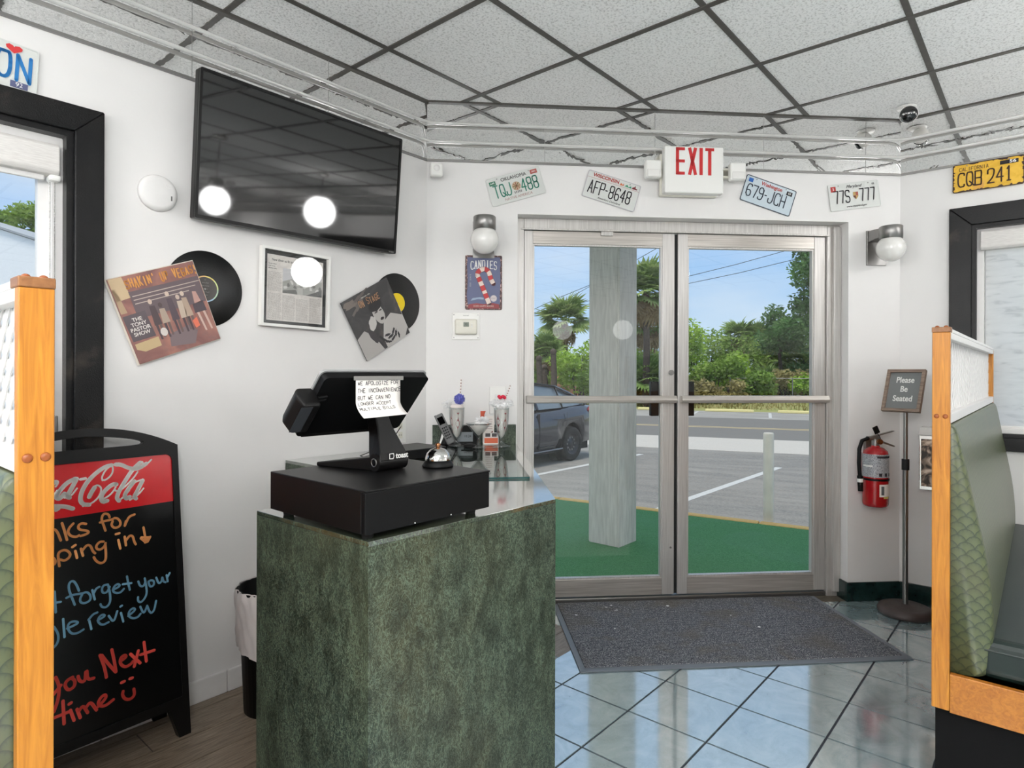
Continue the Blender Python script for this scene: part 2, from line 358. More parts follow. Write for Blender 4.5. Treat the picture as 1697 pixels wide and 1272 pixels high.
def fill2d(loops, depth):
    """flat shape with holes in the x,z plane, its face at y=0 looking towards -y, going back to y=depth"""
    cu = bpy.data.curves.new('shape', 'CURVE'); cu.dimensions = '2D'; cu.fill_mode = 'BOTH'; cu.extrude = depth / 2
    for L in loops:
        sp = cu.splines.new('POLY'); sp.points.add(len(L) - 1); sp.use_cyclic_u = True
        for i, p in enumerate(L): sp.points[i].co = (p[0], p[1], 0, 1)
    ob = bpy.data.objects.new('shape', cu); me = bpy.data.meshes.new_from_object(ob)
    bpy.data.objects.remove(ob); bpy.data.curves.remove(cu)
    me.transform(Matrix.Translation((0, depth / 2, 0)) @ Matrix.Rotation(pi / 2, 4, 'X')); return me
def shape(name, loops, depth, m, parent, mat=None, bevel=0):
    me = fill2d(loops, depth); me.name = name; me.materials.clear(); me.materials.append(m)
    o = bpy.data.objects.new(name, me); link(o, parent, mat)
    if bevel:
        b = o.modifiers.new('bevel', 'BEVEL'); b.width = bevel; b.segments = 2; b.limit_method = 'ANGLE'
    return o
def text(name, s, m, parent, x, z, size, y=-.0006, sx=1., align='CENTER', depth=.0004, roll=0, bold=0, shear=0):
    cu = bpy.data.curves.new('t', 'FONT'); cu.body = s; cu.size = size; cu.align_x = align; cu.align_y = 'CENTER'; cu.extrude = depth / 2; cu.offset = bold; cu.shear = shear; cu.space_line = .95
    ob = bpy.data.objects.new('t', cu); me = bpy.data.meshes.new_from_object(ob); bpy.data.objects.remove(ob); bpy.data.curves.remove(cu)
    me.transform(Matrix.Rotation(radians(-roll), 4, 'Y') @ Matrix.Rotation(pi / 2, 4, 'X') @ Matrix.Diagonal((sx, 1, 1, 1))); me.materials.clear(); me.materials.append(m); me.name = name
    o = bpy.data.objects.new(name, me); return link(o, parent, Matrix.Translation((x, y, z)))
# single line lettering: 'xy' grid 4 x 6, '~' rounds the stroke, a/b/c = below the line
G = {'A': '00 26 40|12 32', 'B': '00 06|~06 36 46 43 33 03|~03 33 43 40 30 00', 'C': '~45 46 06 00 40 41', 'D': '00 06|~06 36 46 40 30 00', 'E': '46 06 00 40|03 33', 'F': '46 06 00|03 33',
     'G': '~45 46 06 00 40 43|43 23', 'H': '00 06|40 46|03 43', 'I': '20 26', 'J': '~46 40 00 02', 'K': '00 06|46 02|13 40', 'L': '06 00 40', 'M': '00 06 22 46 40', 'N': '00 06 40 46',
     'O': '~26 06 00 40 46 26', 'P': '00 06|~06 36 46 43 33 03', 'Q': '~26 06 00 40 46 26|22 50', 'R': '00 06|~06 36 46 43 33 03|23 40', 'S': '~45 46 06 03 43 40 00 01', 'T': '20 26|06 46',
     'U': '~06 00 40 46', 'V': '06 20 46', 'W': '06 10 24 30 46', 'X': '00 46|06 40', 'Y': '06 23 46|23 20', 'Z': '06 46 00 40', '1': '15 26 20|10 30', '2': '~04 06 46 44 32 00|00 40', '4': '31 36 02 42|30 31',
     '5': '46 06 03|~03 43 40 00 01', '6': '~45 46 06 00 40 43 03 01', '7': '06 46 20', '8': '~26 06 03 43 46 26|~23 03 00 40 43 23', '9': '~01 00 40 46 06 03 43 45', '-': '03 33', '.': '20 21', '*': '23 24', "'": '25 26', '!': '20 21|23 26'}
def glyph(ch):
    out = []
    for st in G.get(ch, '').split('|'):
        if not st: continue
        sm = st[0] == '~'; st = st.lstrip('~')
        pts = [(int(p[0]), {'a': -1, 'b': -2, 'c': -3}.get(p[1]) if p[1] in 'abc' else int(p[1])) for p in st.split()]
        out.append(smooth_line(pts, 2) if sm else pts)
    return out
def ribbon(mb, pts, w, y=0, cap=True, nib=None):
    n = len(pts)
    for i in range(n - 1):
        (x0, z0), (x1, z1) = pts[i], pts[i + 1]; d = math.hypot(x1 - x0, z1 - z0)
        if d < 1e-7: continue
        if nib:   # broad pen held at an angle
            a, t0, t1 = nib; px, pz = cos(a) * t1 / 2, sin(a) * t1 / 2
            nx, nz = -(z1 - z0) / d * t0 / 2, (x1 - x0) / d * t0 / 2
            if px * nx + pz * nz < 0: px, pz = -px, -pz
            nx += px; nz += pz
        else: nx, nz = -(z1 - z0) / d * w / 2, (x1 - x0) / d * w / 2
        mb.add([(x0 - nx, y, z0 - nz), (x1 - nx, y, z1 - nz), (x1 + nx, y, z1 + nz), (x0 + nx, y, z0 + nz)], [(0, 1, 2, 3)])
    if cap:
        for i, p in enumerate(pts):
            mb.add([(p[0] + cos(k * pi / 4) * w / 2, y, p[1] + sin(k * pi / 4) * w / 2) for k in range(8)], [tuple(range(8))])
def strokes(name, s, m, parent, x, z, h, cw, gap, w, y=-.0008, jitter=0, align='CENTER', roll=0, spaces=None):
    """letters of height h, cell width cw, written from single strokes of width w"""
    mb = MB(); rnd = random.Random(len(s) * 31 + ord(s[0])); tot = len(s) * (cw + gap) - gap
    cx = x - tot / 2 if align == 'CENTER' else x
    for ch in s:
        jz = rnd.uniform(-1, 1) * jitter * h; js = 1 + rnd.uniform(-1, 1) * jitter
        for st in glyph(ch): ribbon(mb, [(cx + p[0] / 4 * cw, z - h / 2 + jz + p[1] / 6 * h * js) for p in st], w, y)
        cx += cw + gap
    if roll: 
        R = Matrix.Translation((x, 0, z)) @ Matrix.Rotation(radians(roll), 4, 'Y') @ Matrix.Translation((-x, 0, -z)); mb.v = [tuple(R @ Vector(v)) for v in mb.v]
    return mb.build(name, m, parent)
def clip(poly, P, N):
    """keep the part of a polygon on the side N of point P (2-D)"""
    out = []; n = len(poly)
    for i in range(n):
        a, b = poly[i], poly[(i + 1) % n]
        da = (a[0] - P[0]) * N[0] + (a[1] - P[1]) * N[1]; db = (b[0] - P[0]) * N[0] + (b[1] - P[1]) * N[1]
        if da >= 0: out.append(a)
        if (da > 0 > db) or (da < 0 < db): t_ = da / (da - db); out.append((a[0] + (b[0] - a[0]) * t_, a[1] + (b[1] - a[1]) * t_))
    return out
def area(p): return abs(sum(p[i][0] * p[(i + 1) % len(p)][1] - p[(i + 1) % len(p)][0] * p[i][1] for i in range(len(p)))) / 2 if len(p) > 2 else 0

# ------------------------------------------------------------------ the room
def struct(o): o['kind'] = 'structure'; return o
def stuff(o): o['kind'] = 'stuff'; return o
def wall_boxes(mb, x0, x1, z1, holes, th=.16):
    xs = sorted({x0, x1, *[h[0] for h in holes], *[h[1] for h in holes]})
    for a, b in zip(xs, xs[1:]):
        hh = [h for h in holes if h[0] <= a + 1e-6 and h[1] >= b - 1e-6]
        if not hh: mb.box(a, b, 0, th, 0, z1)
        else:
            if hh[0][2] > 0: mb.box(a, b, 0, th, 0, hh[0][2])
            mb.box(a, b, 0, th, hh[0][3], z1)
    return mb
WL = (-3.20, -1.612, .975, 2.118); WR = (.335, 2.30, .965, 2.10); DOOR = (.493, 2.391, 0, 2.163)
struct(wall_boxes(MB(), -6.15, .05, 2.95, [WL]).build('wall_left', M['wall'], None, wallM('L')))
struct(wall_boxes(MB(), -.03, DLEN + .03, 2.95, [DOOR], .2).build('wall_front', M['wall'], None, wallM('D')))
struct(wall_boxes(MB(), -.05, 6.2, 2.95, [WR]).build('wall_right', M['wall'], None, wallM('R')))
struct(MB().box(-6.15, UR + .15, -8.15, -8.0, 0, 2.95).build('wall_back', M['wall'], None, wallM('L')))
struct(MB().box(-6.15, -6.0, -8.0, 0, 0, 2.95).build('wall_rear', M['wall'], None, wallM('L')))
ROOM = [(-6, 0), (0, 0), (UR, -NR), (UR, -8), (-6, -8)]          # x = along the left wall, y = towards it
# ceiling: slab, dark tees, tiles one by one
ceil = struct(MB().prism(ROOM, CZ + .03, CZ + .2).build('ceiling', M['tee'], None, wallM('L')))
CELL = .61
def inside_room(p):
    for a, b in zip(ROOM, ROOM[1:] + ROOM[:1]):
        d = (b[0] - a[0], b[1] - a[1]); p = clip(p, a, (d[1], -d[0])) if True else p
        if len(p) < 3: return []
    return p
i = -10
for i in range(-11, 5):
    for j in range(-2, 14):
        u0 = .126 + CELL * i; n0 = .284 + CELL * j; g = .012
        p = inside_room([(u0 + g, -n0 - g), (u0 + CELL - g, -n0 - g), (u0 + CELL - g, -n0 - CELL + g), (u0 + g, -n0 - CELL + g)])
        if len(p) > 2 and area(p) > .002:
            if (i, j) in ((-4, 4), (-6, 4), (-8, 2), (-8, 6), (-6, 0), (-8, 8)): continue
            o = MB().prism(p, CZ + .004, CZ + .02).build('ceiling_tile', M['acoustic'], ceil)
for i in range(-10, 5):
    u0 = .126 + CELL * i
    if u0 > UR: continue
    n0 = max(0, u0 / UR * NR) if u0 > 0 else 0
    MB().box(u0 - .0125, u0 + .0125, -8, -n0, CZ - .001, CZ + .012).build('ceiling_tee', M['tee'], ceil)
for j in range(0, 14):
    n0 = .284 + CELL * j
    if n0 > 8: continue
    u1 = UR * n0 / NR if n0 < NR else UR
    MB().box(-6, u1, -n0 - .0125, -n0 + .0125, CZ, CZ + .0125).build('ceiling_tee', M['tee'], ceil)
for w, a, b in (('L', -6, 0), ('D', 0, DLEN), ('R', 0, 6)):      # dark wall angle over the mirrors
    M_ = wallM('L').inverted() @ wallM(w)
    MB().box(a, b, -.02, 0, CZ - .006, CZ + .012).build('wall_angle', M['tee'], ceil, M_)
# floor: grout bed, slate tiles, wood-look planks behind the counter
FR = Matrix.Translation((0, 0, 0)) @ Matrix.Rotation(pi / 2 - radians(40.87), 4, 'Z')   # x along the tile rows, y to the left of them
floor = struct(MB().prism(ROOM, -.05, -.004).build('floor', M['grout'], None, wallM('L')))
FRL = wallM('L').inverted() @ FR
WOODN = .88
def tile_poly(x0, y0, x1, y1):
    q = [FRL @ Vector(p) for p in ((x0, y0, 0), (x1, y0, 0), (x1, y1, 0), (x0, y1, 0))]
    q = [(a.x, a.y) for a in q][::-1]
    q = inside_room(q)
    if len(q) > 2: q = clip(q, (0, -WOODN), (0, -1)) if sum(a[0] for a in q) / len(q) < -.45 else q
    return q
near = []; far = []
TS = .311
for i in range(-22, 13):
    for j in range(-16, 26):
        x0 = 2.122 + TS * i; y0 = 1.2425 - .3135 + .3135 * -j + .3135
        p = tile_poly(x0 + .0042, y0 + .0042, x0 + TS - .0042, y0 + .3135 - .0042)
        if len(p) < 3 or area(p) < 4e-4: continue
        cx = sum(a[0] for a in p) / len(p); cy = sum(a[1] for a in p) / len(p)
        wpt = lw(cx, -cy); (near if wpt.y > .9 and abs(wpt.x) < wpt.y * .95 + .4 else far).append((wpt.y, p))
near.sort(key=lambda a: -a[0])
for k, (_, p) in enumerate(near[:290]):
    MB().prism(p, -.004, 0).build('floor_tile', M['tile'], floor)
mb = MB()
for _, p in near[290:] + far: mb.prism(p, -.004, 0)
stuff(mb.build('floor_tiles', M['tile'], floor))
PW = .157; rnd = random.Random(3)
for k in range(6):
    y1 = -(.0 + PW * k) + (.06 - PW) * -1 * 0 - (0 if k == 0 else .063 - 0)
    ya = 0 if k == 0 else -(.063 + PW * (k - 1)); yb = -(.063 + PW * k) if k else -.063
    ya = -.0 if k == 0 else ya
    if -ya > WOODN: break
    yb = max(yb, -WOODN)
    x = -3.6 + (k * .37) % .9
    offs = [-3.6, *[x + .9 * q for q in range(1, 6)]]
    if k == 2: offs = [-3.6, -2.82, -1.92, -1.02, -.12, .6]
    for a, b in zip(offs, offs[1:]):
        b = min(b, .35); q = clip([(a + .002, yb + .002), (b - .002, yb + .002), (b - .002, ya - .002), (a + .002, ya - .002)], (0, 0), (-NR, -UR)) 
        if b - a > .02 and len(q) > 2 and area(q) > .001: MB().prism(q, -.004, .0005).build('floor_plank', M['plank'], floor)
# baseboards
bl = struct(MB().box(-.96, 0, -.004, 0, 0, .089).build('baseboard_left', M['trimwhite'], None, wallM('L')))
for a, b in ((-3.2, -2.6), (-2.6, -1.99), (-1.99, -1.525), (-1.525, -1.077), (-1.077, -.62), (-.62, -.02)):
    box('base_tile', M['trimwhite'], bl, a + .001, b - .001, -.014, 0, .0, .089, .004)
bf = struct(MB().box(DOOR[1], DLEN, -.004, 0, 0, .105).build('baseboard_front', M['base_green'], None, wallM('D')))
box('base_tile', M['base_green'], bf, DOOR[1] - .012, DLEN - .004, -.012, 0, 0, .108, .002)
box('base_tile', M['base_green'], bf, DOOR[1] - .012, DOOR[1], 0, .085, 0, .108, .002)
br = struct(MB().box(0, 5.9, -.004, 0, 0, .105).build('baseboard_right', M['base_green'], None, wallM('R')))
for k in range(10): box('base_tile', M['base_green'], br, .004 + .31 * k, .308 + .31 * k, -.012, 0, 0, .108, .002)
# mirror band with its channel, seams and the two tubes that run along it
for w, a, b in (('L', -6, 0), ('D', 0, DLEN), ('R', 0, 6)):
    nm = {'L': 'left wall, above the television', 'D': 'door wall, above the exit sign', 'R': 'right wall, above the yellow plate'}[w]
    t_ = thing('mirror_band', 'strip of mirror panels under the ceiling on the ' + nm, 'mirror', wallM(w))
    x = a
    edges = [0, .64, 1.255, 1.883, 2.49, DLEN] if w == 'D' else ([-.61 * k for k in range(9, -1, -1)] if w == 'L' else [.61 * k for k in range(0, 10)])
    for p, q in zip(edges, edges[1:]): MB().box(p + .0012, q - .0012, -.006, -.001, 2.445, CZ - .002).build('mirror_panel', M['mirror'], t_)
    box('channel', M['greymetal'], t_, edges[0], edges[-1], -.010, -.001, 2.434, 2.446)
for zt, lb in ((2.630, 'upper of the two thin pale tubes running along the mirror band'), (2.531, 'lower of the two thin pale tubes running along the mirror band')):
    mb = MB(); path = []
    def inset(w, u, h): 
        m_ = wallM(w, u, zt, h); return m_.translation
    path = [inset('L', -5.5, .030)] + [inset('L', -.06, .030)]
    for k in range(1, 5):
        a = k / 5; path.append(inset('L', -.02, .030).lerp(inset('D', .06, .030), a))
    path += [inset('D', .08, .030), inset('D', 1.3, .030), inset('D', DLEN - .06, .030)]
    for k in range(1, 4): path.append(inset('D', DLEN - .05, .030).lerp(inset('R', .05, .030), k / 4))
    path += [inset('R', .07, .030), inset('R', 5.2, .030)]
    mb.tube(path, .0085, 10); o = mb.build('neon_tube', M['tube']); tag(o, lb, 'tube light', 'thin tubes on the mirror band')
    for w, us in (('L', (-3.4, -2.6, -1.8, -1.05, -.4)), ('D', (.5, 1.1, 2.0)), ('R', (.6, 1.4, 2.2))):
        for u in us:
            p = wallM(w, u, zt); m2 = MB().cyl((0, -.030, 0), (0, -.004, 0), .003, n=8).lathe([(.0105, -.006), (.0105, .006)], 10, T=Matrix.Translation((0, -.030, 0)) @ Matrix.Rotation(pi / 2, 4, 'Y'))
            m2.build('clip', M['tube'], o, p)

# ------------------------------------------------------------------ windows
def ring(name, m, par, X0, X1, Z0, Z1, w, y0, y1, bevel=0, r=0):
    L = [[(X0, Z0), (X1, Z0), (X1, Z1), (X0, Z1)], [(X0 + w, Z0 + w), (X0 + w, Z1 - w), (X1 - w, Z1 - w), (X1 - w, Z0 + w)]]
    o = shape(name, L, y1 - y0, m, par, Matrix.Translation((0, y0, 0)), bevel); return o
def window(name, w, H, cas, sillz, blind_down):
    x0, x1, z0, z1 = H
    root = bpy.data.objects.new(name, None); link(root, None, wallM(w)); struct(root)
    # four mitred casing boards
    X0, X1, Z0, Z1 = x0 - cas, x1 + cas, z0 - .07, z1 + cas
    a, b, c, d = (X0, Z0), (X1, Z0), (X1, Z1), (X0, Z1); e, f, g, h = (x0, z0), (x1, z0), (x1, z1), (x0, z1)
    for q in ((a, b, f, e), (b, c, g, f), (c, d, h, g), (d, a, e, h)):
        MB().prism(q, -.030, -.001, 'xz').build('casing_board', M['casing'], root, bevel=.004)
    ring('inner_bead', M['casing'], root, x0 + .0005, x1 - .0005, z0 + .0005, z1 - .0005, .020, -.016, .03, .004)
    ring('window_frame', M['trimwhite'], root, x0 + .001, x1 - .001, z0 + .001, z1 - .001, .050, .028, .10, .003)
    ring('sash', M['trimwhite'], root, x0 + .05, x1 - .05, z0 + .05, z1 - .05, .03, .075, .11, .003)
    box('sill', M['trimwhite'], root, x0 + .02, x1 - .02, .0, .10, z0 + .02, z0 + .045, .003)
    box('pane', M['glass'], root, x0 + .075, x1 - .075, .092, .096, z0 + .075, z1 - .075)
    return root
w1 = window('window_1', 'L', WL, .089, 1, False)
w2 = window('window_2', 'R', WR, .10, 1, True)
# roller shades
t_ = thing('roller_shade', 'rolled-up grey roller shade with bead chain in the left window', 'window shade', wallM('L'))
prof = [(.055, 2.066), (.004, 2.066), (-.006, 2.055), (-.008, 1.975), (.002, 1.962), (.055, 1.962)]
MB().prism(prof, WL[0] + .03, WL[1] - .036, 'yz').build('valance', M['cloth'], t_, bevel=.004)
box('hem_bar', M['trimwhite'], t_, WL[0] + .05, WL[1] - .07, .03, .045, 1.945, 1.985, .004)
box('end_bracket', M['white'], t_, WL[1] - .064, WL[1] - .030, .0, .05, 1.942, 1.964, .008)
for dx in (0, .013):
    mb = MB()
    for k in range(150): mb.sphere((WL[1] - .058 + dx, .022, 1.945 - k * .0062), .0026, 5, 4)
    stuff(mb.build('bead_chain', M['chrome'], t_))
box('chain_tensioner', M['greymetal'], t_, WL[1] - .066, WL[1] - .036, .012, .03, 1.09, 1.15, .003)
t_ = thing('roller_shade', 'white roller shade pulled all the way down in the right window', 'window shade', wallM('R'))
MB().prism(prof, WR[0] + .036, WR[1] - .03, 'yz').build('valance', M['cloth'], t_, bevel=.004)
mb = MB(); nx, nz_ = 40, 24
X0, X1, Z0, Z1 = WR[0] + .058, WR[1] - .05, WR[2] + .055, 1.97
for a in range(nx + 1):
    for b in range(nz_ + 1):
        x = X0 + (X1 - X0) * a / nx; z = Z0 + (Z1 - Z0) * b / nz_
        mb.v.append((x, .034 + .0025 * sin(z * 31 + x * 3) + .002 * sin(x * 9 + z * 7), z))
for a in range(nx):
    for b in range(nz_): i = a * (nz_ + 1) + b; mb.f.append([i, i + nz_ + 1, i + nz_ + 2, i + 1]); mb.sm.append(True); mb.mi.append(0)
mb.build('shade_sheet', M['shade'], t_)
box('hem_bar', M['trimwhite'], t_, X0, X1, .026, .042, Z0 - .02, Z0 + .004, .003)
mb = MB()
for k in range(140): mb.sphere((X0 - .006, .03, 1.955 - k * .0062), .0022, 5, 4)
stuff(mb.build('bead_chain', M['chrome'], t_))

# ------------------------------------------------------------------ glass doors
T1 = bpy.data.objects.new('trim_1', None); link(T1, None, wallM('D')); struct(T1)
JY0, JY1 = .085, .17
MB().box(.494, .537, JY0, JY1, 0, 2.162).build('door_jamb', M['alu'], T1, bevel=.003)
MB().box(2.317, 2.390, JY0, JY1, 0, 2.162).build('door_jamb', M['alu'], T1, bevel=.003)
box('jamb_stop', M['alu'], T1, 2.345, 2.389, JY0 - .022, JY0, .03, 2.150, .004)
box('head_jamb', M['alu'], T1, .537, 2.317, JY0, JY1, 2.103, 2.162, .003)
box('head_strip', M['alu'], T1, .52, 2.33, JY0 - .006, JY0, 2.098, 2.108, .002)
box('threshold', M['dirtygrout'], T1, .494, 2.39, .0, .2, -.004, .0006)
box('threshold_bar', M['greymetal'], T1, .54, 2.315, .09, .16, .0008, .026, .004)
def leafdoor(name, x0, x1, sl, sr, y0):
    r = bpy.data.objects.new(name, None); link(r, None, wallM('D')); struct(r)
    y1 = y0 + .045; zb, zt = .032, 2.098
    box('stile', M['alu'], r, x0, x0 + sl, y0, y1, zb, zt, .003); box('stile', M['alu'], r, x1 - sr, x1, y0, y1, zb, zt, .003)
    box('top_rail', M['alurail'], r, x0 + sl, x1 - sr, y0 + .002, y1 - .002, zt - .072, zt, .002)
    box('bottom_rail', M['alurail'], r, x0 + sl, x1 - sr, y0 + .002, y1 - .002, zb, .128, .002)
    g = ring('glazing_bead', M['alu'], r, x0 + sl - .001, x1 - sr + .001, .127, zt - .071, .010, y0 + .008, y1 - .008, .002)
    box('pane', M['glass'], r, x0 + sl + .008, x1 - sr - .008, y0 + .020, y0 + .026, .136, zt - .08)
    pr = [(y0 - .005, 1.127), (y0 - .040, 1.131), (y0 - .046, 1.146), (y0 - .034, 1.170), (y0 - .005, 1.170)]
    MB().prism(pr, x0 + .012, x1 - .0 + .004, 'yz').build('push_bar', M['alurail'], r, bevel=.002)
    for xx in (x0 + .025, x1 - .03): box('bar_mount', M['alu'], r, xx - .012, xx + .012, y0 - .006, y0 + .001, 1.13, 1.168)
    return r
d1 = leafdoor('door_1', .539, 1.407, .050, .071, .10)
d2 = leafdoor('door_2', 1.427, 2.315, .058, .068, .10)
box('weather_strip', M['rubber'], d2, 1.409, 1.425, .112, .13, .035, 2.095)
MB().cyl((1.387, .1, 1.302), (1.387, .088, 1.302), .015, n=20).cyl((1.387, .088, 1.302), (1.387, .084, 1.302), .008, n=12).build('lock_cylinder', M['greymetal'], d1)
MB().cyl((1.387, .1, .30), (1.387, .096, .30), .006, n=10).build('screw', M['greymetal'], d1)
box('stop_block', M['alu'], d1, .975, 1.045, .088, .10, 2.075, 2.112, .003)
box('pull_handle', M['black'], d1, 1.285, 1.345, .150, .185, 1.05, 1.25, .004)
box('pull_handle', M['black'], d2, 1.470, 1.545, .150, .185, 1.05, 1.25, .004)

# ------------------------------------------------------------------ lamps out of view: the room's own globes, plus added fill panels and globes
for i, j, lb in ((-4, 4, 'just behind the camera'), (-6, 4, 'two rows behind the camera'), (-8, 2, 'by the far left windows'), (-8, 6, 'over the far dining area'), (-6, 0, 'next to the left wall behind the camera'), (-8, 8, 'in the far corner')):  # unseen panels added to brighten the room from behind the camera
    u0 = .126 + CELL * i; n0 = .284 + CELL * j
    t_ = thing('fill_light_panel', 'added square fill light panel in the ceiling grid ' + lb, 'fill light', wallM('L') @ Matrix.Translation((u0 + CELL / 2, -n0 - CELL / 2, CZ)))
    shape('frame', [rounded(-.292, .292, -.292, .292, .005, 1), rounded(-.26, .26, -.26, .26, .005, 1)[::-1]], .01, M['white'], t_, Matrix.Rotation(pi / 2, 4, 'X') @ Matrix.Translation((0, -.005, 0)))
    box('diffuser', M['fillpanel'], t_, -.258, .258, -.258, .258, .003, .006)
LAMPS = (((1.92, 1.50, 2.22), 'globe pendant lamp hanging right of the camera', 2), ((3.07, 2.17, 2.36), 'globe pendant lamp over the right booth', 2), ((2.69, -2.05, 1.95), 'low globe pendant lamp behind the camera to the right', 0), ((1.80, -2.25, 1.95), 'low globe pendant lamp behind the camera', 0),
    ((0, -1, 1.95), 'added bright fill globe just behind the camera', 1), ((-1.5, -1.2, 1.95), 'added bright fill globe behind the camera to the left', 1), ((-2.3, 0, 1.95), 'added bright fill globe by the left windows', 1), ((.2, -2.8, 1.95), 'added bright fill globe farthest behind the camera', 1), ((5.1, .7, 1.95), 'added bright fill globe by the right windows', 1), ((-.1, -.42, 2.15), 'added bright fill globe right over the place the picture is taken from', 1))  # bright globes added as fill, placed so the door glass doesn't mirror them
for (x, y, z), lb, br_ in LAMPS:
    t_ = thing('pendant_lamp', lb, 'lamp', Matrix.Translation((x, y, z)))
    R0 = {1.92: .12, 3.07: .16}.get(x, .15)
    MB().sphere((0, 0, 0), R0, 24, 16).build('globe', M[('litglobe', 'fillglobe', 'sideglobe')[br_]], t_)
    MB().lathe([(.0, .19), (.05, .185), (.06, .15), (.058, R0 * .9)], 20).build('cap', M['chrome'], t_)
    MB().cyl((0, 0, .185), (0, 0, CZ - z - .025), .006, n=8).build('rod', M['chrome'], t_)
    MB().lathe([(.0, CZ - z - .03), (.055, CZ - z - .025), (.06, CZ - z - .002), (0, CZ - z - .002)], 20).build('canopy', M['chrome'], t_)

# ------------------------------------------------------------------ television
tilt = atan2(.05, .561)
t_ = thing('television', 'wide black flat-screen television tilted down on the left wall', 'television', wallM('L', -.752, 1.888, .068) @ Matrix.Rotation(tilt, 4, 'X'))
box('housing', M['satin'], t_, -.484, .484, .004, .045, 0, .562, .006)
shape('bezel', [rounded(-.484, .484, 0, .562, .006, 2), rounded(-.474, .474, .014, .552, .002, 1)[::-1]], .012, M['satin'], t_, Matrix.Translation((0, -.006, 0)), .002)
box('screen', M['gloss'], t_, -.475, .475, -.0015, .0055, .013, .553)
box('back_box', M['black'], t_, -.30, .30, .04, .065, .08, .42, .01)
text('lettering', 'VIZIO', flat('badge_grey', (170, 170, 170)), t_, .455, .0065, .010, y=-.0066, sx=1.2)
box('wall_bracket', M['black'], t_, -.12, .12, .055, .085, .30, .45, .004)

# ------------------------------------------------------------------ records in their sleeves
def record(lb, u, z, labelcol, ring=None, rot=0):
    t_ = thing('vinyl_record', lb, 'record', wallM('L', u, z, .004))
    MB().lathe([(.004, -.001), (.150, -.0006), (.1505, 0), (.150, .0006), (.004, .001)], 72, T=Matrix.Rotation(pi / 2, 4, 'X')).build('disc', M['record'], t_)
    if ring:
        n = 48
        for q, cc in enumerate(ring):
            mb = MB(); a0 = 2 * pi * q / len(ring); a1 = 2 * pi * (q + 1) / len(ring)
            pts = [a0 + (a1 - a0) * k / 8 for k in range(9)]
            vs = [(cos(a) * r, -.0016, sin(a) * r) for a in pts for r in (.047, .052)]
            mb.add(vs, [(2 * k, 2 * k + 1, 2 * k + 3, 2 * k + 2) for k in range(8)]); mb.build('label_ring', flat('ring%d' % q, cc), t_)
    MB().lathe([(.0035, .0012), (.0475 if ring else .05, .0012)], 40, T=Matrix.Rotation(pi / 2, 4, 'X')).build('label', labelcol, t_)
    if ring:
        for k in range(7): text('lettering', ['33', 'SIDE ONE', 'THE SHOW', 'STEREO', 'LONG PLAY', 'VEGAS', ''][k], flat('labelgrey', (150, 146, 142)), t_, .0, .036 - k * .012, .006, y=-.0018)
    return t_
record('black record with rainbow-edged label behind the red show album sleeve', -1.167, 1.628, flat('record_label_grey', (84, 80, 78)), [(214, 224, 160), (236, 214, 130), (232, 190, 130), (230, 190, 160), (160, 200, 190), (150, 190, 214), (176, 200, 220), (190, 214, 190)])
record('black record with yellow label behind the dark album sleeve', -.2025, 1.656, flat('record_label_yellow', (240, 208, 30)))
t_ = thing('album_sleeve', 'worn red album sleeve with orange title and standing performers', 'album cover', wallM('L', -1.3135, 1.528, .012, -20.2))
h = .158
t0 = NT('sleeve_worn'); v = t0.coord(); f = t0.noise(v, 9, 4, .8); g = t0.noise(v, 30, 3)
c_ = t0.ramp(f, [(.3, lin((122, 84, 80))), (.5, lin((150, 104, 96))), (.7, lin((176, 124, 108)))]); c_ = t0.mix(t0.ramp(g, [(.55, (0, 0, 0, 1)), (.75, (.4, .4, .4, 1))]), c_, lin((110, 96, 98))); t0.set(Base_Color=c_, Roughness=.45)
box('plastic_wrap', flat('wrap', (216, 208, 196), .3), t_, -h - .003, h + .003, .001, .004, -h - .003, h + .003)
box('cover', t0.m, t_, -h + .003, h, -.0035, .001, -h, h, .001)
y_ = -.0042
def patch(par, pts, col, y=y_, name='printed_patch'):
    return MB().add([(p[0], y, p[1]) for p in pts], [tuple(range(len(pts)))]).build(name, flat('print_%d_%d_%d' % col, col), par)
patch(t_, [(-.152, .157), (-.106, .157), (-.10, .08), (-.152, .075)], (200, 176, 142)); patch(t_, [(-.152, .12), (-.14, .12), (-.13, .03), (-.152, .03)], (176, 150, 122))
patch(t_, [(-.103, .10), (.155, .10), (.155, .0), (-.103, .0)], (108, 94, 98))
patch(t_, [(-.152, .02), (-.072, .024), (-.066, -.075), (-.148, -.075)], (98, 88, 92), y_ - .0002)
patch(t_, [(-.146, -.085), (-.06, -.08), (-.06, -.115), (-.12, -.12), (-.146, -.105)], (196, 172, 132), y_ - .0002)
patch(t_, [(-.03, -.13), (.06, -.145), (.085, -.10), (.06, -.07), (-.02, -.085)], (128, 112, 114), y_ - .0002)
for k, wd in enumerate((.25, .23, .2)): patch(t_, [(-.095, .083 - k * .014), (-.095 + wd, .083 - k * .014), (-.095 + wd, .080 - k * .014), (-.095, .080 - k * .014)], (196, 180, 168), y_ - .0003)
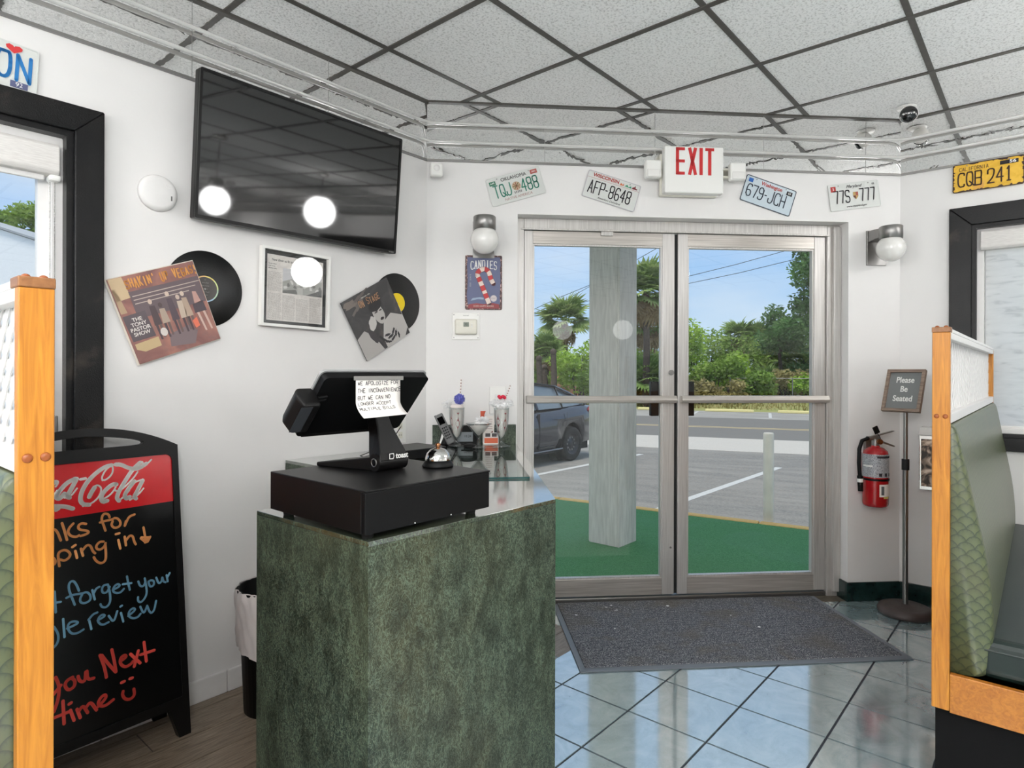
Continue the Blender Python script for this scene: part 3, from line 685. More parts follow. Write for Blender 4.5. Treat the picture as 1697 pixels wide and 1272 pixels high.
for x, hh, cc, hc in ((-.045, .10, (86, 74, 76), (206, 184, 168)), (-.015, .075, (176, 158, 142), (90, 78, 76)), (.022, .115, (92, 80, 86), (212, 192, 176)), (.055, .09, (196, 178, 160), (200, 180, 166)), (.075, .10, (180, 158, 140), (214, 196, 180))):
    patch(t_, [(x - .013, -.04), (x + .015, -.04), (x + .011, -.04 + hh * .72), (x - .008, -.04 + hh * .74)], cc, y_ - .0004)
    MB().add([(x + cos(a) * .0075, y_ - .0005, -.033 + hh * .82 + sin(a) * .010) for a in [k * pi / 5 for k in range(10)]], [tuple(range(10))]).build('printed_patch', flat('print_%d_%d_%d' % hc, hc), t_)
    patch(t_, [(x - .010, -.04), (x - .001, -.04), (x - .001, -.095), (x - .008, -.095)], (86, 74, 78), y_ - .0004); patch(t_, [(x + .003, -.04), (x + .012, -.04), (x + .012, -.09), (x + .004, -.09)], (112, 94, 92), y_ - .0004)
patch(t_, [(.10, .0), (.142, .005), (.145, -.035), (.098, -.035)], (84, 74, 80), y_ - .0005); patch(t_, [(.108, .0), (.135, .0), (.128, .045), (.114, .048)], (190, 150, 140), y_ - .0005)
for x in (.105, .128): patch(t_, [(x, -.035), (x + .009, -.035), (x + .016, -.11), (x + .009, -.11)], (206, 178, 166), y_ - .0005)
patch(t_, [(.078, -.06), (.098, -.05), (.10, -.085), (.082, -.09)], (222, 118, 92), y_ - .0005); MB().add([(-.035 + cos(k * pi / 6) * .013, y_ - .0006, -.07 + sin(k * pi / 6) * .016) for k in range(12)], [tuple(range(12))]).build('printed_patch', flat('print_w', (214, 206, 200)), t_)
strokes('lettering', "SHAKIN' UP VEGAS!", flat('title_orange', (226, 160, 88)), t_, .028, .127, .030, .0092, .0065, .0048, y=-.0050, jitter=.12)
for k, s_ in enumerate(('THE', 'TONY', 'PASTOR', 'SHOW')): text('lettering', s_, flat('title_white', (226, 220, 214)), t_, -.108, .0 - k * .0175, .019, y=-.0052, bold=.0003)
t_ = thing('album_sleeve', 'dark album sleeve with a pale figure under orange lettering', 'album cover', wallM('L', -.3375, 1.565, .012, -29.6))
h = .155
t0 = NT('sleeve_dark'); v = t0.coord(); f = t0.noise(v, 11, 5, 1.4); t0.set(Base_Color=t0.ramp(f, [(.4, lin((54, 52, 53))), (.6, lin((66, 64, 64))), (.72, lin((82, 76, 72)))]), Roughness=.35)
box('cover', t0.m, t_, -h, h, -.0035, .001, -h, h, .001)
def blob(par, cx, cz, rx, rz, col, y, rot=0, n=18, wob=.12, seed=1):
    r_ = random.Random(seed); c, s = cos(rot), sin(rot); P = []
    for k in range(n):
        a = 2 * pi * k / n; q = 1 + r_.uniform(-wob, wob); px, pz = cos(a) * rx * q, sin(a) * rz * q; P.append((cx + px * c - pz * s, cz + px * s + pz * c))
    patch(par, P, col, y)
# a plain generic pale shape in the same greys, not the original picture
blob(t_, -.11, .125, .040, .022, (128, 118, 112), y_, .2, seed=4, wob=.35); blob(t_, -.07, .10, .05, .012, (112, 104, 100), y_ - .0001, .5, seed=5, wob=.4); blob(t_, -.04, .14, .05, .008, (104, 96, 92), y_ - .0001, .3, seed=6, wob=.4)
patch(t_, [(-.155, -.04), (-.10, -.02), (-.06, -.06), (-.03, -.155), (-.155, -.155)], (178, 174, 170)); patch(t_, [(.03, -.03), (.09, -.01), (.155, -.05), (.155, -.12), (.12, -.155), (-.01, -.155), (-.01, -.10)], (188, 184, 180))
blob(t_, .02, .02, .034, .056, (184, 180, 176), y_ - .0002, .1, seed=7, wob=.04); blob(t_, .022, .062, .044, .028, (50, 48, 49), y_ - .0003, .1, seed=8, wob=.1)
blob(t_, -.035, -.01, .024, .036, (196, 192, 188), y_ - .0004, -.5, seed=9); blob(t_, -.06, -.07, .018, .04, (70, 66, 68), y_ - .0004, .4, seed=10)
for k in range(9): blob(t_, -.02 + k * .013, -.10 - (k % 3) * .015, .006, .020, (58, 56, 58), y_ - .0005, .5 + k * .3, seed=20 + k, wob=.3)
blob(t_, .01, .03, .012, .004, (84, 80, 80), y_ - .0004, 0, seed=31); blob(t_, .04, .03, .010, .004, (84, 80, 80), y_ - .0004, 0, seed=32); blob(t_, .03, -.012, .012, .007, (60, 56, 58), y_ - .0004, 0, seed=33)
strokes('lettering', 'ON STAGE', flat('stage_orange', (178, 138, 106)), t_, .0, .100, .030, .010, .007, .0045, y=-.0052, jitter=.1)
text('lettering', 'FEBRUARY, 1970', M['offwhite'], t_, -.01, .127, .008, y=-.0052)
box('spine_edge', M['white'], t_, h - .001, h + .002, -.002, .001, -h, .0)

# ------------------------------------------------------------------ framed clipping
t_ = thing('picture_frame', 'white-framed newspaper clipping with black mat under the television', 'framed picture', wallM('L', -.779, 1.663, .004, 1.2))
ring('frame', M['white'], t_, -.166, .166, -.170, .170, .012, -.026, 0, .002)
box('backing', M['black'], t_, -.155, .155, -.006, -.003, -.159, .159)
box('mat_board', flat('mat_black', (34, 33, 34)), t_, -.154, .154, -.0075, -.006, -.158, .158)
t0 = NT('newsprint'); v = t0.coord((1, 1, 1)); g = t0.noise(v, 60, 4); t0.set(Base_Color=t0.ramp(g, [(.3, lin((216, 208, 204))), (.7, lin((232, 226, 222)))]), Roughness=.9)
box('clipping', t0.m, t_, -.134, .136, -.009, -.0075, -.143, .140)
text('lettering', 'New diner to fit in with growing community', M['ink'], t_, 0, .118, .0155, y=-.0095, sx=.82)
for k in range(3): text('lettering', ('By the editor', 'Staff writer', 'SPRING HILL')[k], M['ink'], t_, -.129, .100 - k * .010, .007, y=-.0095, align='LEFT')
mb = MB(); rr = random.Random(5)
for cx0, cx1, z0, z1 in ((-.129, -.068, .066, -.018), (-.129, -.068, -.026, -.136), (-.062, -.002, -.030, -.136), (.004, .064, -.040, -.136), (.070, .130, -.030, -.136)):
    z = z0
    while z > z1:
        x = cx0
        while x < cx1 - .004:
            w_ = min(rr.uniform(.004, .013), cx1 - x); mb.add([(x, -.0092, z), (x + w_, -.0092, z), (x + w_, -.0092, z - .0016), (x, -.0092, z - .0016)], [(0, 1, 2, 3)]); x += w_ + .002
        z -= .0042
stuff(mb.build('printed_lines', flat('news_ink', (168, 160, 158)), t_))
patch(t_, [(-.062, .088), (.132, .088), (.132, -.020), (-.062, -.020)], (168, 166, 162), -.0093)
patch(t_, [(-.062, .03), (-.02, .045), (.03, .02), (.132, .05), (.132, .088), (-.062, .088)], (204, 202, 206), -.0094)
for k in range(12): blob(t_, -.05 + k * .0155, .005 + (k * 7 % 5) * .006, .009, .007, ((120, 118, 116) if k % 2 else (214, 212, 210)), -.00955, k, seed=k, wob=.35, n=9)
patch(t_, [(-.062, -.010), (.0, .0), (.012, -.020), (-.062, -.020)], (112, 110, 108), -.0096); patch(t_, [(.05, -.02), (.132, -.02), (.132, .015), (.10, .0)], (98, 96, 96), -.0096); patch(t_, [(.008, .012), (.035, .012), (.035, -.020), (.008, -.020)], (190, 188, 184), -.0097)
box('glazing', M['glass'], t_, -.1535, .1535, -.0145, -.0125, -.1575, .1575)

# ------------------------------------------------------------------ small fittings on the walls
t_ = thing('smoke_detector', 'round white smoke detector between left window and television', 'smoke detector', wallM('L', -1.341, 1.969, 0))
MB().lathe([(.0, .022), (.050, .0215), (.062, .018), (.067, .010), (.069, 0), (0, 0)], 48, T=Matrix.Rotation(pi / 2, 4, 'X')).build('body', M['trimwhite'], t_)
box('vent_slot', flat('slot', (60, 60, 58)), t_,   .040, .044, -.0225, -.019, -.024, -.006); ring('test_button', M['trimwhite'], t_, .022, .040, .022, .036, .0015, -.0228, -.021)
t_ = thing('motion_sensor', 'small white motion sensor in the corner above the thermostat', 'sensor', Matrix.Translation(LD + Vector((.062, -.080, 2.364))) @ Matrix.Rotation(radians(20), 4, 'Z'))
box('body', M['white'], t_, -.034, .034, -.012, .030, -.036, .036, .012, seg=3)
MB().lathe([(.0, .020), (.012, .018), (.018, .011), (.019, .008)], 20, T=Matrix.Rotation(pi / 2, 4, 'X') @ Matrix.Translation((0, .006, .0))).build('lens', M['trimwhite'], t_)
def outlet(name, lb, w, u, z, wd, hh, kind):
    t_ = thing(name, lb, 'wall outlet' if kind == 'o' else 'light switch', wallM(w, u, z))
    box('cover_plate', M['white'], t_, -wd / 2, wd / 2, -.006, 0, -hh / 2, hh / 2, .003)
    if kind == 'o':
        for dz in (-.024, .024):
            box('socket', M['offwhite'], t_, -.015, .015, -.008, -.005, dz - .016, dz + .016, .004)
            for dx in (-.006, .006): box('slot', M['ink'], t_, dx - .001, dx + .001, -.0085, -.0078, dz - .004, dz + .006)
    else: box('rocker', M['trimwhite'], t_, -.016, .016, -.010, -.005, -.033, .033, .002)
    return t_
outlet('wall_outlet', 'white wall outlet half hidden behind the payment terminal', 'L', -.182, 1.0, .082, .135, 'o')
outlet('light_switch', 'white light switch plate just left of the glass door', 'D', .386, 1.15, .088, .150, 's')
t_ = thing('thermostat', 'grey thermostat on white plate under the candies sign', 'thermostat', wallM('D', .213, 1.549))
box('mounting_plate', M['white'], t_, -.075, .075, -.004, 0, -.073, .073, .006)
box('body', M['offwhite'], t_, -.060, .060, -.030, -.004, -.045, .038, .010, seg=3)
box('display', flat('lcd', (140, 148, 136)), t_, -.014, .016, -.0315, -.029, -.004, .020, .001)
text('lettering', '72', M['ink'], t_, .001, .008, .014, y=-.0320); text('lettering', 'Honeywell', M['ink'], t_, 0, .058, .007, y=-.0046)
for dz in (.006, -.006): box('button', M['white'], t_, .027, .035, -.0325, -.029, dz + .002, dz + .008, .001)
for sx_ in (-1, 1):
    for sz in (-1, 1): MB().cyl((sx_ * .065, -.0055, sz * .062), (sx_ * .065, -.003, sz * .062), .004, n=10).build('screw', M['greymetal'], t_)
# candy tin sign
t_ = thing('tin_sign', 'blue candies tin sign with red and white candy cane', 'sign', wallM('D', .308, 1.786, .006))
t0 = NT('rusty_border'); v = t0.coord(); f = t0.noise(v, 70, 4, 1); t0.set(Base_Color=t0.ramp(f, [(.42, lin((70, 46, 46))), (.55, lin((96, 66, 64))), (.62, lin((196, 158, 150)))]), Roughness=.5)
shape('tin_plate', [rounded(-.100, .100, -.147, .147, .008)], .003, t0.m, t_, bevel=.001)
rr = random.Random(2)
P = []
for (a, b) in (((-.089, -.120), (.089, -.120)), ((.089, -.120), (.089, .136)), ((.089, .136), (-.089, .136)), ((-.089, .136), (-.089, -.120))):
    for k in range(12): q = k / 12; P.append((a[0] + (b[0] - a[0]) * q + rr.uniform(-.003, .003), a[1] + (b[1] - a[1]) * q + rr.uniform(-.003, .003)))
shape('blue_field', [P], .0006, flat('sign_blue', (92, 98, 132), .45), t_, Matrix.Translation((0, -.0007, 0)))
def slab(s, cx, cz, hh, cw, gap, w, y, m, par, arc=0, ser=.5):
    mb = MB(); tot = len(s) * (cw + gap) - gap; x = cx - tot / 2
    for ch in s:
        mid = (x + cw / 2 - cx) / (tot / 2); dz = -arc * mid * mid; h_ = hh * (1 + .10 * mid * mid)
        for st in glyph(ch):
            pts = [(x + p[0] / 4 * cw, cz - hh / 2 + dz + p[1] / 6 * h_) for p in st]; ribbon(mb, pts, w, y, cap=True)
            for e_ in (st[0], st[-1]):
                if e_[1] in (0, 6) and ch not in 'SCG': px = x + e_[0] / 4 * cw; pz = cz - hh / 2 + dz + e_[1] / 6 * h_; ribbon(mb, [(px - w * .9, pz), (px + w * .9, pz)], w * ser, y, False)
        x += cw + gap
    return mb.build('lettering', m, par)
slab('CANDIES', 0, .099, .040, .0125, .0085, .0045, -.0012, M['white'], t_, arc=.010)
strokes('lettering', 'SINCE 1921', flat('faded_text', (190, 186, 190)), t_, 0, 0, .006, .004, .003, .001, y=-.0012).matrix_local = Matrix.Translation((-.072, 0, .01)) @ Matrix.Rotation(radians(90), 4, 'Y')
shape('red_band', [[(-.080, -.118), (-.04, -.112), (.0, -.116), (.05, -.110), (.082, -.116), (.086, -.140), (-.086, -.140)]], .0006, flat('sign_red', (156, 74, 78)), t_, Matrix.Translation((0, -.0008, 0)))
text('lettering', 'DOES HAPPY BODIES', flat('sign_cream', (228, 206, 196)), t_, 0, -.128, .013, y=-.0016, sx=.9)
shape('ribbon_banner', [[(-.070, -.098), (-.06, -.085), (-.02, -.079), (.0, -.082), (.0, -.092), (-.03, -.090), (-.058, -.096)]], .0006, flat('ribbon_blue', (150, 166, 190)), t_, Matrix.Translation((0, -.0011, 0)))
cane = smooth_line([(.030, -.113), (-.020, .010), (-.040, .052), (.000, .078), (.028, .062), (.038, .020), (.052, -.004)], 3)
L_ = [0]
for a, b in zip(cane, cane[1:]): L_.append(L_[-1] + math.hypot(b[0] - a[0], b[1] - a[1]))
mbw = MB(); mbr = MB(); acc = 0
seg = L_[-1] / 13
for k, (a, b) in enumerate(zip(cane, cane[1:])): ribbon(mbr if int(L_[k] / seg) % 2 else mbw, [a, b], .024, -.0016, cap=False)
mbo = MB(); ribbon(mbo, cane, .028, -.0014); mbo.build('cane_outline', flat('cane_line', (120, 76, 84)), t_)
mbw.build('candy_cane', flat('cane_cream', (232, 214, 204)), t_); mbr.build('cane_stripes', flat('cane_red', (196, 64, 66)), t_)
MB().add([(.054 + cos(k * pi / 16) * (.019 if k % 2 else .016), -.0013, -.085 + sin(k * pi / 16) * (.019 if k % 2 else .016)) for k in range(32)], [tuple(range(32))]).build('seal', flat('seal_pale', (206, 196, 196)), t_)
text('lettering', 'SWEET', flat('seal_text', (140, 130, 140)), t_, .054, -.085, .008, y=-.0018)
for sx_ in (-.092, .092):
    for sz in (-.139, .139): MB().cyl((sx_, -.001, sz), (sx_, .001, sz), .0022, n=8).build('nail_hole', M['ink'], t_)
# globe sconces
def sconce(lb, u):
    t_ = thing('wall_sconce', lb, 'wall lamp', wallM('D', u, 1.995), 'globe wall sconces beside the doors')
    box('back_plate', M['greymetal'], t_, -.058, .058, -.012, 0, -.078, .120, .002)
    MB().prism([(-.012, .052), (-.075, .060), (-.130, .060), (-.130, .110), (-.012, .118)], -.052, .052, 'yz').build('arm', M['greymetal'], t_, bevel=.004)
    MB().lathe([(.0, .118), (.056, .117), (.059, .113), (.059, .050), (.055, .048)], 36, T=Matrix.Translation((0, -.130, 0))).build('cap', M['greymetal'], t_)
    MB().sphere((0, -.130, -.004), .074, 32, 20).build('globe', M['opal'], t_)
sconce('globe wall sconce above the candies sign', .307); sconce('globe wall sconce right of the doors above the extinguisher', 2.553)
# exit sign with emergency heads
t_ = thing('exit_sign', 'white exit sign with red letters above the doors', 'exit sign', wallM('D', 1.446, 2.398, .0))
box('back_box', M['offwhite'], t_, -.172, .150, -.0405, -.0125, -.125, .105, .004)
box('front_box', M['white'], t_, -.164, .166, -.095, -.041, -.122, .132, .008)
for ch, x in (('E', -.078), ('X', -.010), ('I', .038), ('T', .086)):
    mb = MB(); h_, w_, y_e = .148, .050, -.0962
    z0 = -.024
    def bar(a, b, w): ribbon(mb, [a, b], w, y_e, False)
    if ch == 'E': bar((x - w_ / 2 + .009, z0), (x - w_ / 2 + .009, z0 + h_), .018); [bar((x - w_ / 2, z), (x + w_ / 2, z), .016) for z in (z0 + .008, z0 + h_ * .5, z0 + h_ - .008)]
    if ch == 'X': bar((x - .017, z0), (x + .017, z0 + h_), .018); bar((x - .017, z0 + h_), (x + .017, z0), .018)
    if ch == 'I': bar((x, z0), (x, z0 + h_), .019)
    if ch == 'T': bar((x, z0), (x, z0 + h_), .019); bar((x - w_ / 2, z0 + h_ - .008), (x + w_ / 2, z0 + h_ - .008), .016)
    mb.build('letter', flat('exit_red', (200, 44, 46)), t_)
for sx_, dx in ((-1, -.222), (1, .255)):
    box('arm', M['offwhite'], t_, min(sx_ * .16, dx), max(sx_ * .16, dx), -.050, -.020, -.020, -.008, .002); box('arm', M['offwhite'], t_, min(sx_ * .16, dx), max(sx_ * .16, dx), -.050, -.020, .022, .034, .002)
    box('bracket', flat('bracket_grey', (150, 146, 136)), t_, min(sx_ * .16, dx) , max(sx_ * .16, dx), -.030, -.022, -.010, .026)
    hd = box('lamp_head', M['white'], t_, dx - .045, dx + .045, -.085, -.040, -.040, .058, .012, seg=3)
    box('lens', M['opal'], hd, dx - .036, dx + .036, -.091, -.078, -.036, .006, .008)
# security camera at the corner
t_ = thing('security_camera', 'small white dome camera with black eye in the ceiling corner', 'camera', Matrix.Translation((2.15, 3.43, CZ)))
MB().lathe([(.0, -.006), (.046, -.006), (.05, 0)], 28).build('mount', M['white'], t_)
T_ = Matrix.Translation((0, -.02, -.045)) @ Matrix.Rotation(radians(-32), 4, 'Z') @ Matrix.Rotation(radians(112), 4, 'X')
MB().sphere((0, 0, 0), .046, 24, 16, T=T_).build('ball', M['white'], t_)
MB().lathe([(.0, .050), (.030, .048), (.040, .040), (.043, .025)], 28, T=T_).build('eye', M['gloss'], t_)
for sx_ in (-.024, .024): MB().sphere((sx_, .006, .0475), .0055, 10, 8, T=T_).build('infrared_lamp', M['white'], t_)
for k in range(3): tag(box('cable', M['white'], None, -.002, .002, -.002, .002, -.02, .02), 'x', 'y') if False else None

# ------------------------------------------------------------------ number plates
def plate(lb, w, u, z, roll, base, border=None, h=.006):
    t_ = thing('license_plate', lb, 'license plate', wallM(w, u, z, h, roll), 'license plates along the top of the walls')
    o = shape('plate', [rounded(-.1525, .1525, -.076, .076, .010)], .0015, base, t_)
    L2 = [rounded(-.1525, .1525, -.076, .076, .010), rounded(-.1485, .1485, -.072, .072, .008)[::-1]]
    shape('rim', L2, .0022, border or base, t_, Matrix.Translation((0, -.0012, 0)), .0006)
    for sx_ in (-.09, .09):
        MB().cyl((sx_, -.0018, .064), (sx_, .0, .064), .0032, n=10).build('bolt_hole', M['greymetal'], t_)
    return t_
def serial(t_, s, col, x0, cw=.024, gap=.010, hh=.066, z=-.004, w=.0062):
    mb = MB(); x = x0
    for ch in s:
        if ch == ' ': x += cw * .6; continue
        g_ = glyph(ch)
        for st in g_: ribbon(mb, [(x + p[0] / 4 * (cw if ch not in '-*' else cw * .5), z - hh / 2 + p[1] / 6 * hh) for p in st], w, -.0022)
        x += (cw if ch not in '-*' else cw * .55) + gap
    mb.build('serial', col, t_)
pw = flat('plate_white', (214, 216, 212), .4)
t_ = plate('tilted license plate reading Oklahoma TQJ 488', 'D', .482, 2.312, -16.9, pw)
gcol = flat('plate_green', (44, 130, 108)); serial(t_, 'TQJ', gcol, -.123); serial(t_, '488', gcol, .030)
text('lettering', 'OKLAHOMA', M['ink'], t_, .0, .052, .027, y=-.0022, sx=.95); text('lettering', 'NATIVE AMERICA', flat('plate_rose', (176, 140, 132)), t_, .0, -.056, .020, y=-.0022)
box('sticker', flat('sticker_green', (40, 112, 84)), t_, -.138, -.103, -.0022, -.0012, .034, .056); text('lettering', 'APR', M['white'], t_, -.120, .045, .014, y=-.0026)
box('sticker', flat('sticker_red', (176, 86, 78)), t_, .096, .134, -.0022, -.0012, .042, .064); text('lettering', '2002', M['white'], t_, .115, .053, .012, y=-.0026)
MB().add([(.003 + cos(k * pi / 10) * .024, -.0020, .001 + sin(k * pi / 10) * .024) for k in range(20)], [tuple(range(20))]).build('emblem', flat('shield_tan', (196, 168, 140)), t_)
for a in range(8): mb = MB(); ribbon(mb, [(.003 + cos(a * .8) * .022, .001 + sin(a * .8) * .022), (.003 - cos(a * .8) * .018, .001 - sin(a * .8) * .018)], .003, -.0026); mb.build('emblem_line', flat(('shield_red', 'shield_green', 'shield_brown')[a % 3], ((176, 96, 84), (84, 116, 60), (120, 84, 60))[a % 3]), t_)
for a in range(5): mb = MB(); ribbon(mb, [(-.014 + a * .009, -.026), (-.014 + a * .009, -.036)], .0035, -.0026); mb.build('feather', M['ink'], t_)
t_ = plate('tilted license plate reading Wisconsin AFP-8648', 'D', 1.011, 2.302, 16.2, pw, flat('rim_grey', (190, 186, 190)))
serial(t_, 'AFP-8648', M['ink'], -.128, .0225, .0100, .068, -.010)
text('lettering', 'WISCONSIN', flat('wisc_red', (176, 52, 46)), t_, -.046, .056, .027, y=-.0022, bold=.0006); text('lettering', "America's Dairyland", M['ink'], t_, .0, -.060, .016, y=-.0022, shear=.3)
patch(t_, [(.062, .046), (.075, .058), (.085, .048), (.098, .056), (.104, .044)], (60, 150, 110), -.0022); patch(t_, [(.106, .044), (.108, .054), (.116, .056), (.122, .066), (.126, .052), (.136, .050), (.136, .044)], (120, 44, 50), -.0022); patch(t_, [(.034, .044), (.040, .058), (.050, .050), (.056, .060), (.058, .046)], (214, 120, 80), -.0022)
mb = MB(); ribbon(mb, [(-.148, .038), (.148, .038)], .0012, -.0022, False); mb.build('rule_line', flat('wisc_red', (176, 52, 46)), t_)
t0 = NT('plate_fade'); v = t0.coord(kind='Generated'); sp_ = t0.n('ShaderNodeSeparateXYZ'); t0.l(v, sp_.inputs[0]); t0.set(Base_Color=t0.ramp(sp_.outputs['Z'], [(.15, lin((166, 192, 208))), (.75, lin((216, 222, 224)))]), Roughness=.4)
t_ = plate('tilted license plate reading Washington 679-JCH beside the exit sign', 'D', 1.910, 2.301, 17.4, t0.m, flat('rim_navy', (58, 66, 80)))
serial(t_, '679-JCH', flat('plate_navy', (48, 58, 72)), -.130, .026, .0105, .068, -.006)
text('lettering', 'Washington', flat('wash_red', (186, 66, 56)), t_, .006, .052, .029, y=-.0022, sx=.9, bold=.0005); box('sticker', M['ink'], t_, .098, .132, -.0022, -.0012, .036, .058); text('lettering', '03', M['white'], t_, .115, .047, .018, y=-.0026); box('sticker', flat('sticker_blue', (40, 100, 180)), t_, -.134, -.108, -.0022, -.0012, .040, .062)
t_ = plate('tilted license plate reading Maryland 77S 777', 'D', 2.422, 2.314, -8.1, pw)
serial(t_, '77S', M['ink'], -.122, .024, .0095, .068, .0); serial(t_, '777', M['ink'], .032, .024, .0095, .068, .0)
text('lettering', 'Maryland', M['ink'], t_, .0, .054, .025, y=-.0022, shear=.4); text('lettering', 'www.maryland.gov', M['ink'], t_, .005, -.058, .016, y=-.0022, shear=.25)
box('sticker', flat('sticker_brick', (180, 52, 50)), t_, -.138, -.108, -.0022, -.0012, .032, .062); text('lettering', '5', M['white'], t_, -.123, .047, .020, y=-.0026); text('lettering', '09', M['ink'], t_, .118, .055, .016, y=-.0022)
patch(t_, [(-.008, .020), (.022, .020), (.022, -.005), (.007, -.022), (-.008, -.005)], (190, 158, 98), -.0022); patch(t_, [(.007, .020), (.022, .020), (.022, .0), (.007, .0)], (176, 96, 80), -.0024); patch(t_, [(-.008, .0), (.007, .0), (.007, -.020), (-.008, -.005)], (120, 70, 56), -.0024)
t0 = NT('plate_rust'); v = t0.coord(); f = t0.noise(v, 28, 4, 1); g = t0.noise(v, 8, 3); t0.set(Base_Color=t0.mix(t0.ramp(g, [(.62, (0, 0, 0, 1)), (.68, (.6, .6, .6, 1))]), t0.ramp(f, [(.4, lin((226, 176, 44))), (.6, lin((236, 188, 60)))]), lin((216, 150, 92))), Roughness=.5)
t_ = plate('yellow license plate reading California CQB 241 on the right wall', 'R', .402, 2.360, .4, t0.m, flat('rust_rim', (58, 40, 38)), .014)
br_ = flat('rust_brown', (66, 44, 30)); serial(t_, 'CQB 241', br_, -.128, .027, .0105, .074, -.010, .0070)
strokes('lettering', 'CALIFORNIA', br_, t_, -.060, .046, .018, .009, .004, .0022, y=-.0022)
box('year_bar', M['ink'], t_, .052, .128, -.0022, -.0012, .040, .060, .001); text('lettering', '56', M['white'], t_, .105, .050, .022, y=-.0026, sx=1.3, bold=.0006)
rr = random.Random(8)
for k in range(46):
    q = rr.random() * .9; s_ = k % 4; L4 = .148 if s_ < 2 else .072
    c0 = rr.uniform(-L4, L4); d_ = rr.uniform(.003, .009); ww = rr.uniform(.005, .016)
    if s_ == 0: P = [(c0 - ww, .072), (c0 + ww, .072), (c0 + ww * .4, .072 - d_), (c0 - ww * .3, .072 - d_ * .8)]
    elif s_ == 1: P = [(c0 - ww, -.072), (c0 + ww, -.072), (c0 + ww * .4, -.072 + d_), (c0 - ww * .3, -.072 + d_ * .8)]
    elif s_ == 2: P = [(-.149, c0 - ww * .5), (-.149, c0 + ww * .5), (-.149 + d_, c0 + ww * .2), (-.149 + d_ * .8, c0 - ww * .2)]
    else: P = [(.149, c0 - ww * .5), (.149, c0 + ww * .5), (.149 - d_, c0 + ww * .2), (.149 - d_ * .8, c0 - ww * .2)]
    patch(t_, P, (70, 48, 42), -.0019, 'rust_chip')
t_ = plate('white license plate with red heart ending in ON above the left window', 'L', -1.862, 2.288, 3.2, pw)
bl_ = flat('plate_blue', (34, 118, 184)); serial(t_, 'ON', bl_, .045, .034, .018, .082, .0, .0105)
P = [(.076 + .022 * x, .056 + .0145 * y) for x, y in ((0, -1), (-.9, -.1), (-1, .5), (-.6, .9), (-.15, .7), (0, .4), (.15, .7), (.6, .9), (1, .5), (.9, -.1))]
MB().add([(p[0] + .01, -.0022, p[1]) for p in P], [tuple(range(len(P)))]).build('heart', flat('heart_red', (208, 52, 54)), t_)
box('sticker', flat('sticker_slate', (88, 92, 128)), t_, .082, .128, -.0022, -.0012, -.066, -.046); text('lettering', '92', M['white'], t_, .105, -.056, .020, y=-.0026)

# ------------------------------------------------------------------ fire extinguisher
t_ = thing('fire_extinguisher', 'red fire extinguisher hanging right of the doors', 'fire extinguisher', wallM('D', 2.502, .56, .078))
MB().lathe([(.0, .0), (.058, .0), (.064, .008), (.066, .02), (.066, .285), (.060, .308), (.040, .325), (.022, .330), (.022, .338)], 40).build('cylinder', M['red'], t_)
def wrap(r, a0, a1, z0, z1, n=16): 
    a0 -= 26; a1 -= 26
    vs = [(cos(radians(a0 + (a1 - a0) * k / n)) * r, sin(radians(a0 + (a1 - a0) * k / n)) * r, z) for k in range(n + 1) for z in (z0, z1)]
    return MB().add(vs, [(2 * k, 2 * k + 2, 2 * k + 3, 2 * k + 1) for k in range(n)], True)
t0 = NT('instruction_label'); v = t0.coord((1, 1, 1)); g = t0.noise(v, 180, 3, 0, .8); t0.set(Base_Color=t0.ramp(g, [(.42, lin((120, 122, 128))), (.5, lin((176, 178, 182))), (.7, lin((196, 198, 202)))]), Roughness=.35)
wrap(.0668, -180, 0, .165, .292).build('label', t0.m, t_); wrap(.0671, -92, -8, .272, .284).build('label_heading', M['ink'], t_)
for k in range(3):
    wrap(.0671, -84 + k * 27, -70 + k * 27, .172, .190).build('pictogram', M['ink'], t_)
wrap(.0672, -160, -110, .222, .232).build('label_strip', M['white'], t_)
wrap(.0685, -180, 180, .146, .158, 32).build('strap', M['black'], t_)
wrap(.0674, -82, -10, .060, .128).build('inspection_tag', M['paper'], t_); wrap(.0676, -62, -30, .050, .062).build('tag_tab', flat('tag_gold', (206, 180, 96)), t_)
wrap(.0678, -74, -60, .070, .118).build('handwriting', flat('hand_grey', (90, 90, 92)), t_)
MB().cyl((0, 0, .335), (0, 0, .375), .020, n=16).cyl((-.05, 0, .378), (.02, 0, .378), .012, n=12).build('valve', M['greymetal'], t_)
MB().cyl((.008, -.018, .360), (.008, -.032, .360), .015, n=20).build('gauge', M['brass'], t_)
MB().prism([(-.03, .388), (.105, .420), (.106, .416), (-.028, .380)], -.010, .010, 'xz').build('upper_lever', M['greymetal'], t_)
MB().prism([(.01, .372), (.11, .335), (.106, .328), (.0, .364)], -.009, .009, 'xz').build('carry_handle', M['greymetal'], t_)
MB().tube([(-.045, -.005, .378), (-.085, -.008, .365), (-.102, -.01, .32), (-.104, -.01, .24), (-.098, -.01, .165)], .0105, 10).build('hose', M['black'], t_)
MB().cyl((-.098, -.01, .17), (-.094, -.01, .085), .015, .013, n=14).build('nozzle', M['black'], t_); MB().cyl((-.097, -.01, .155), (-.0965, -.01, .135), .0155, n=14).build('nozzle_sticker', M['white'], t_)
MB().box(-.014, .014, -.004, .004, -.02, .02).build('pin_tag', M['black'], t_, Matrix.Translation((-.010, -.02, .425)) @ Matrix.Rotation(radians(-25), 4, 'Y'))
MB().tube([(.0, -.016, .405), (.012, -.018, .39), (.02, -.016, .375)], .0015, 6).build('tag_cord', M['black'], t_)
box('wall_hook', M['greymetal'], t_, -.02, .02, .055, .078, .30, .37, .003)

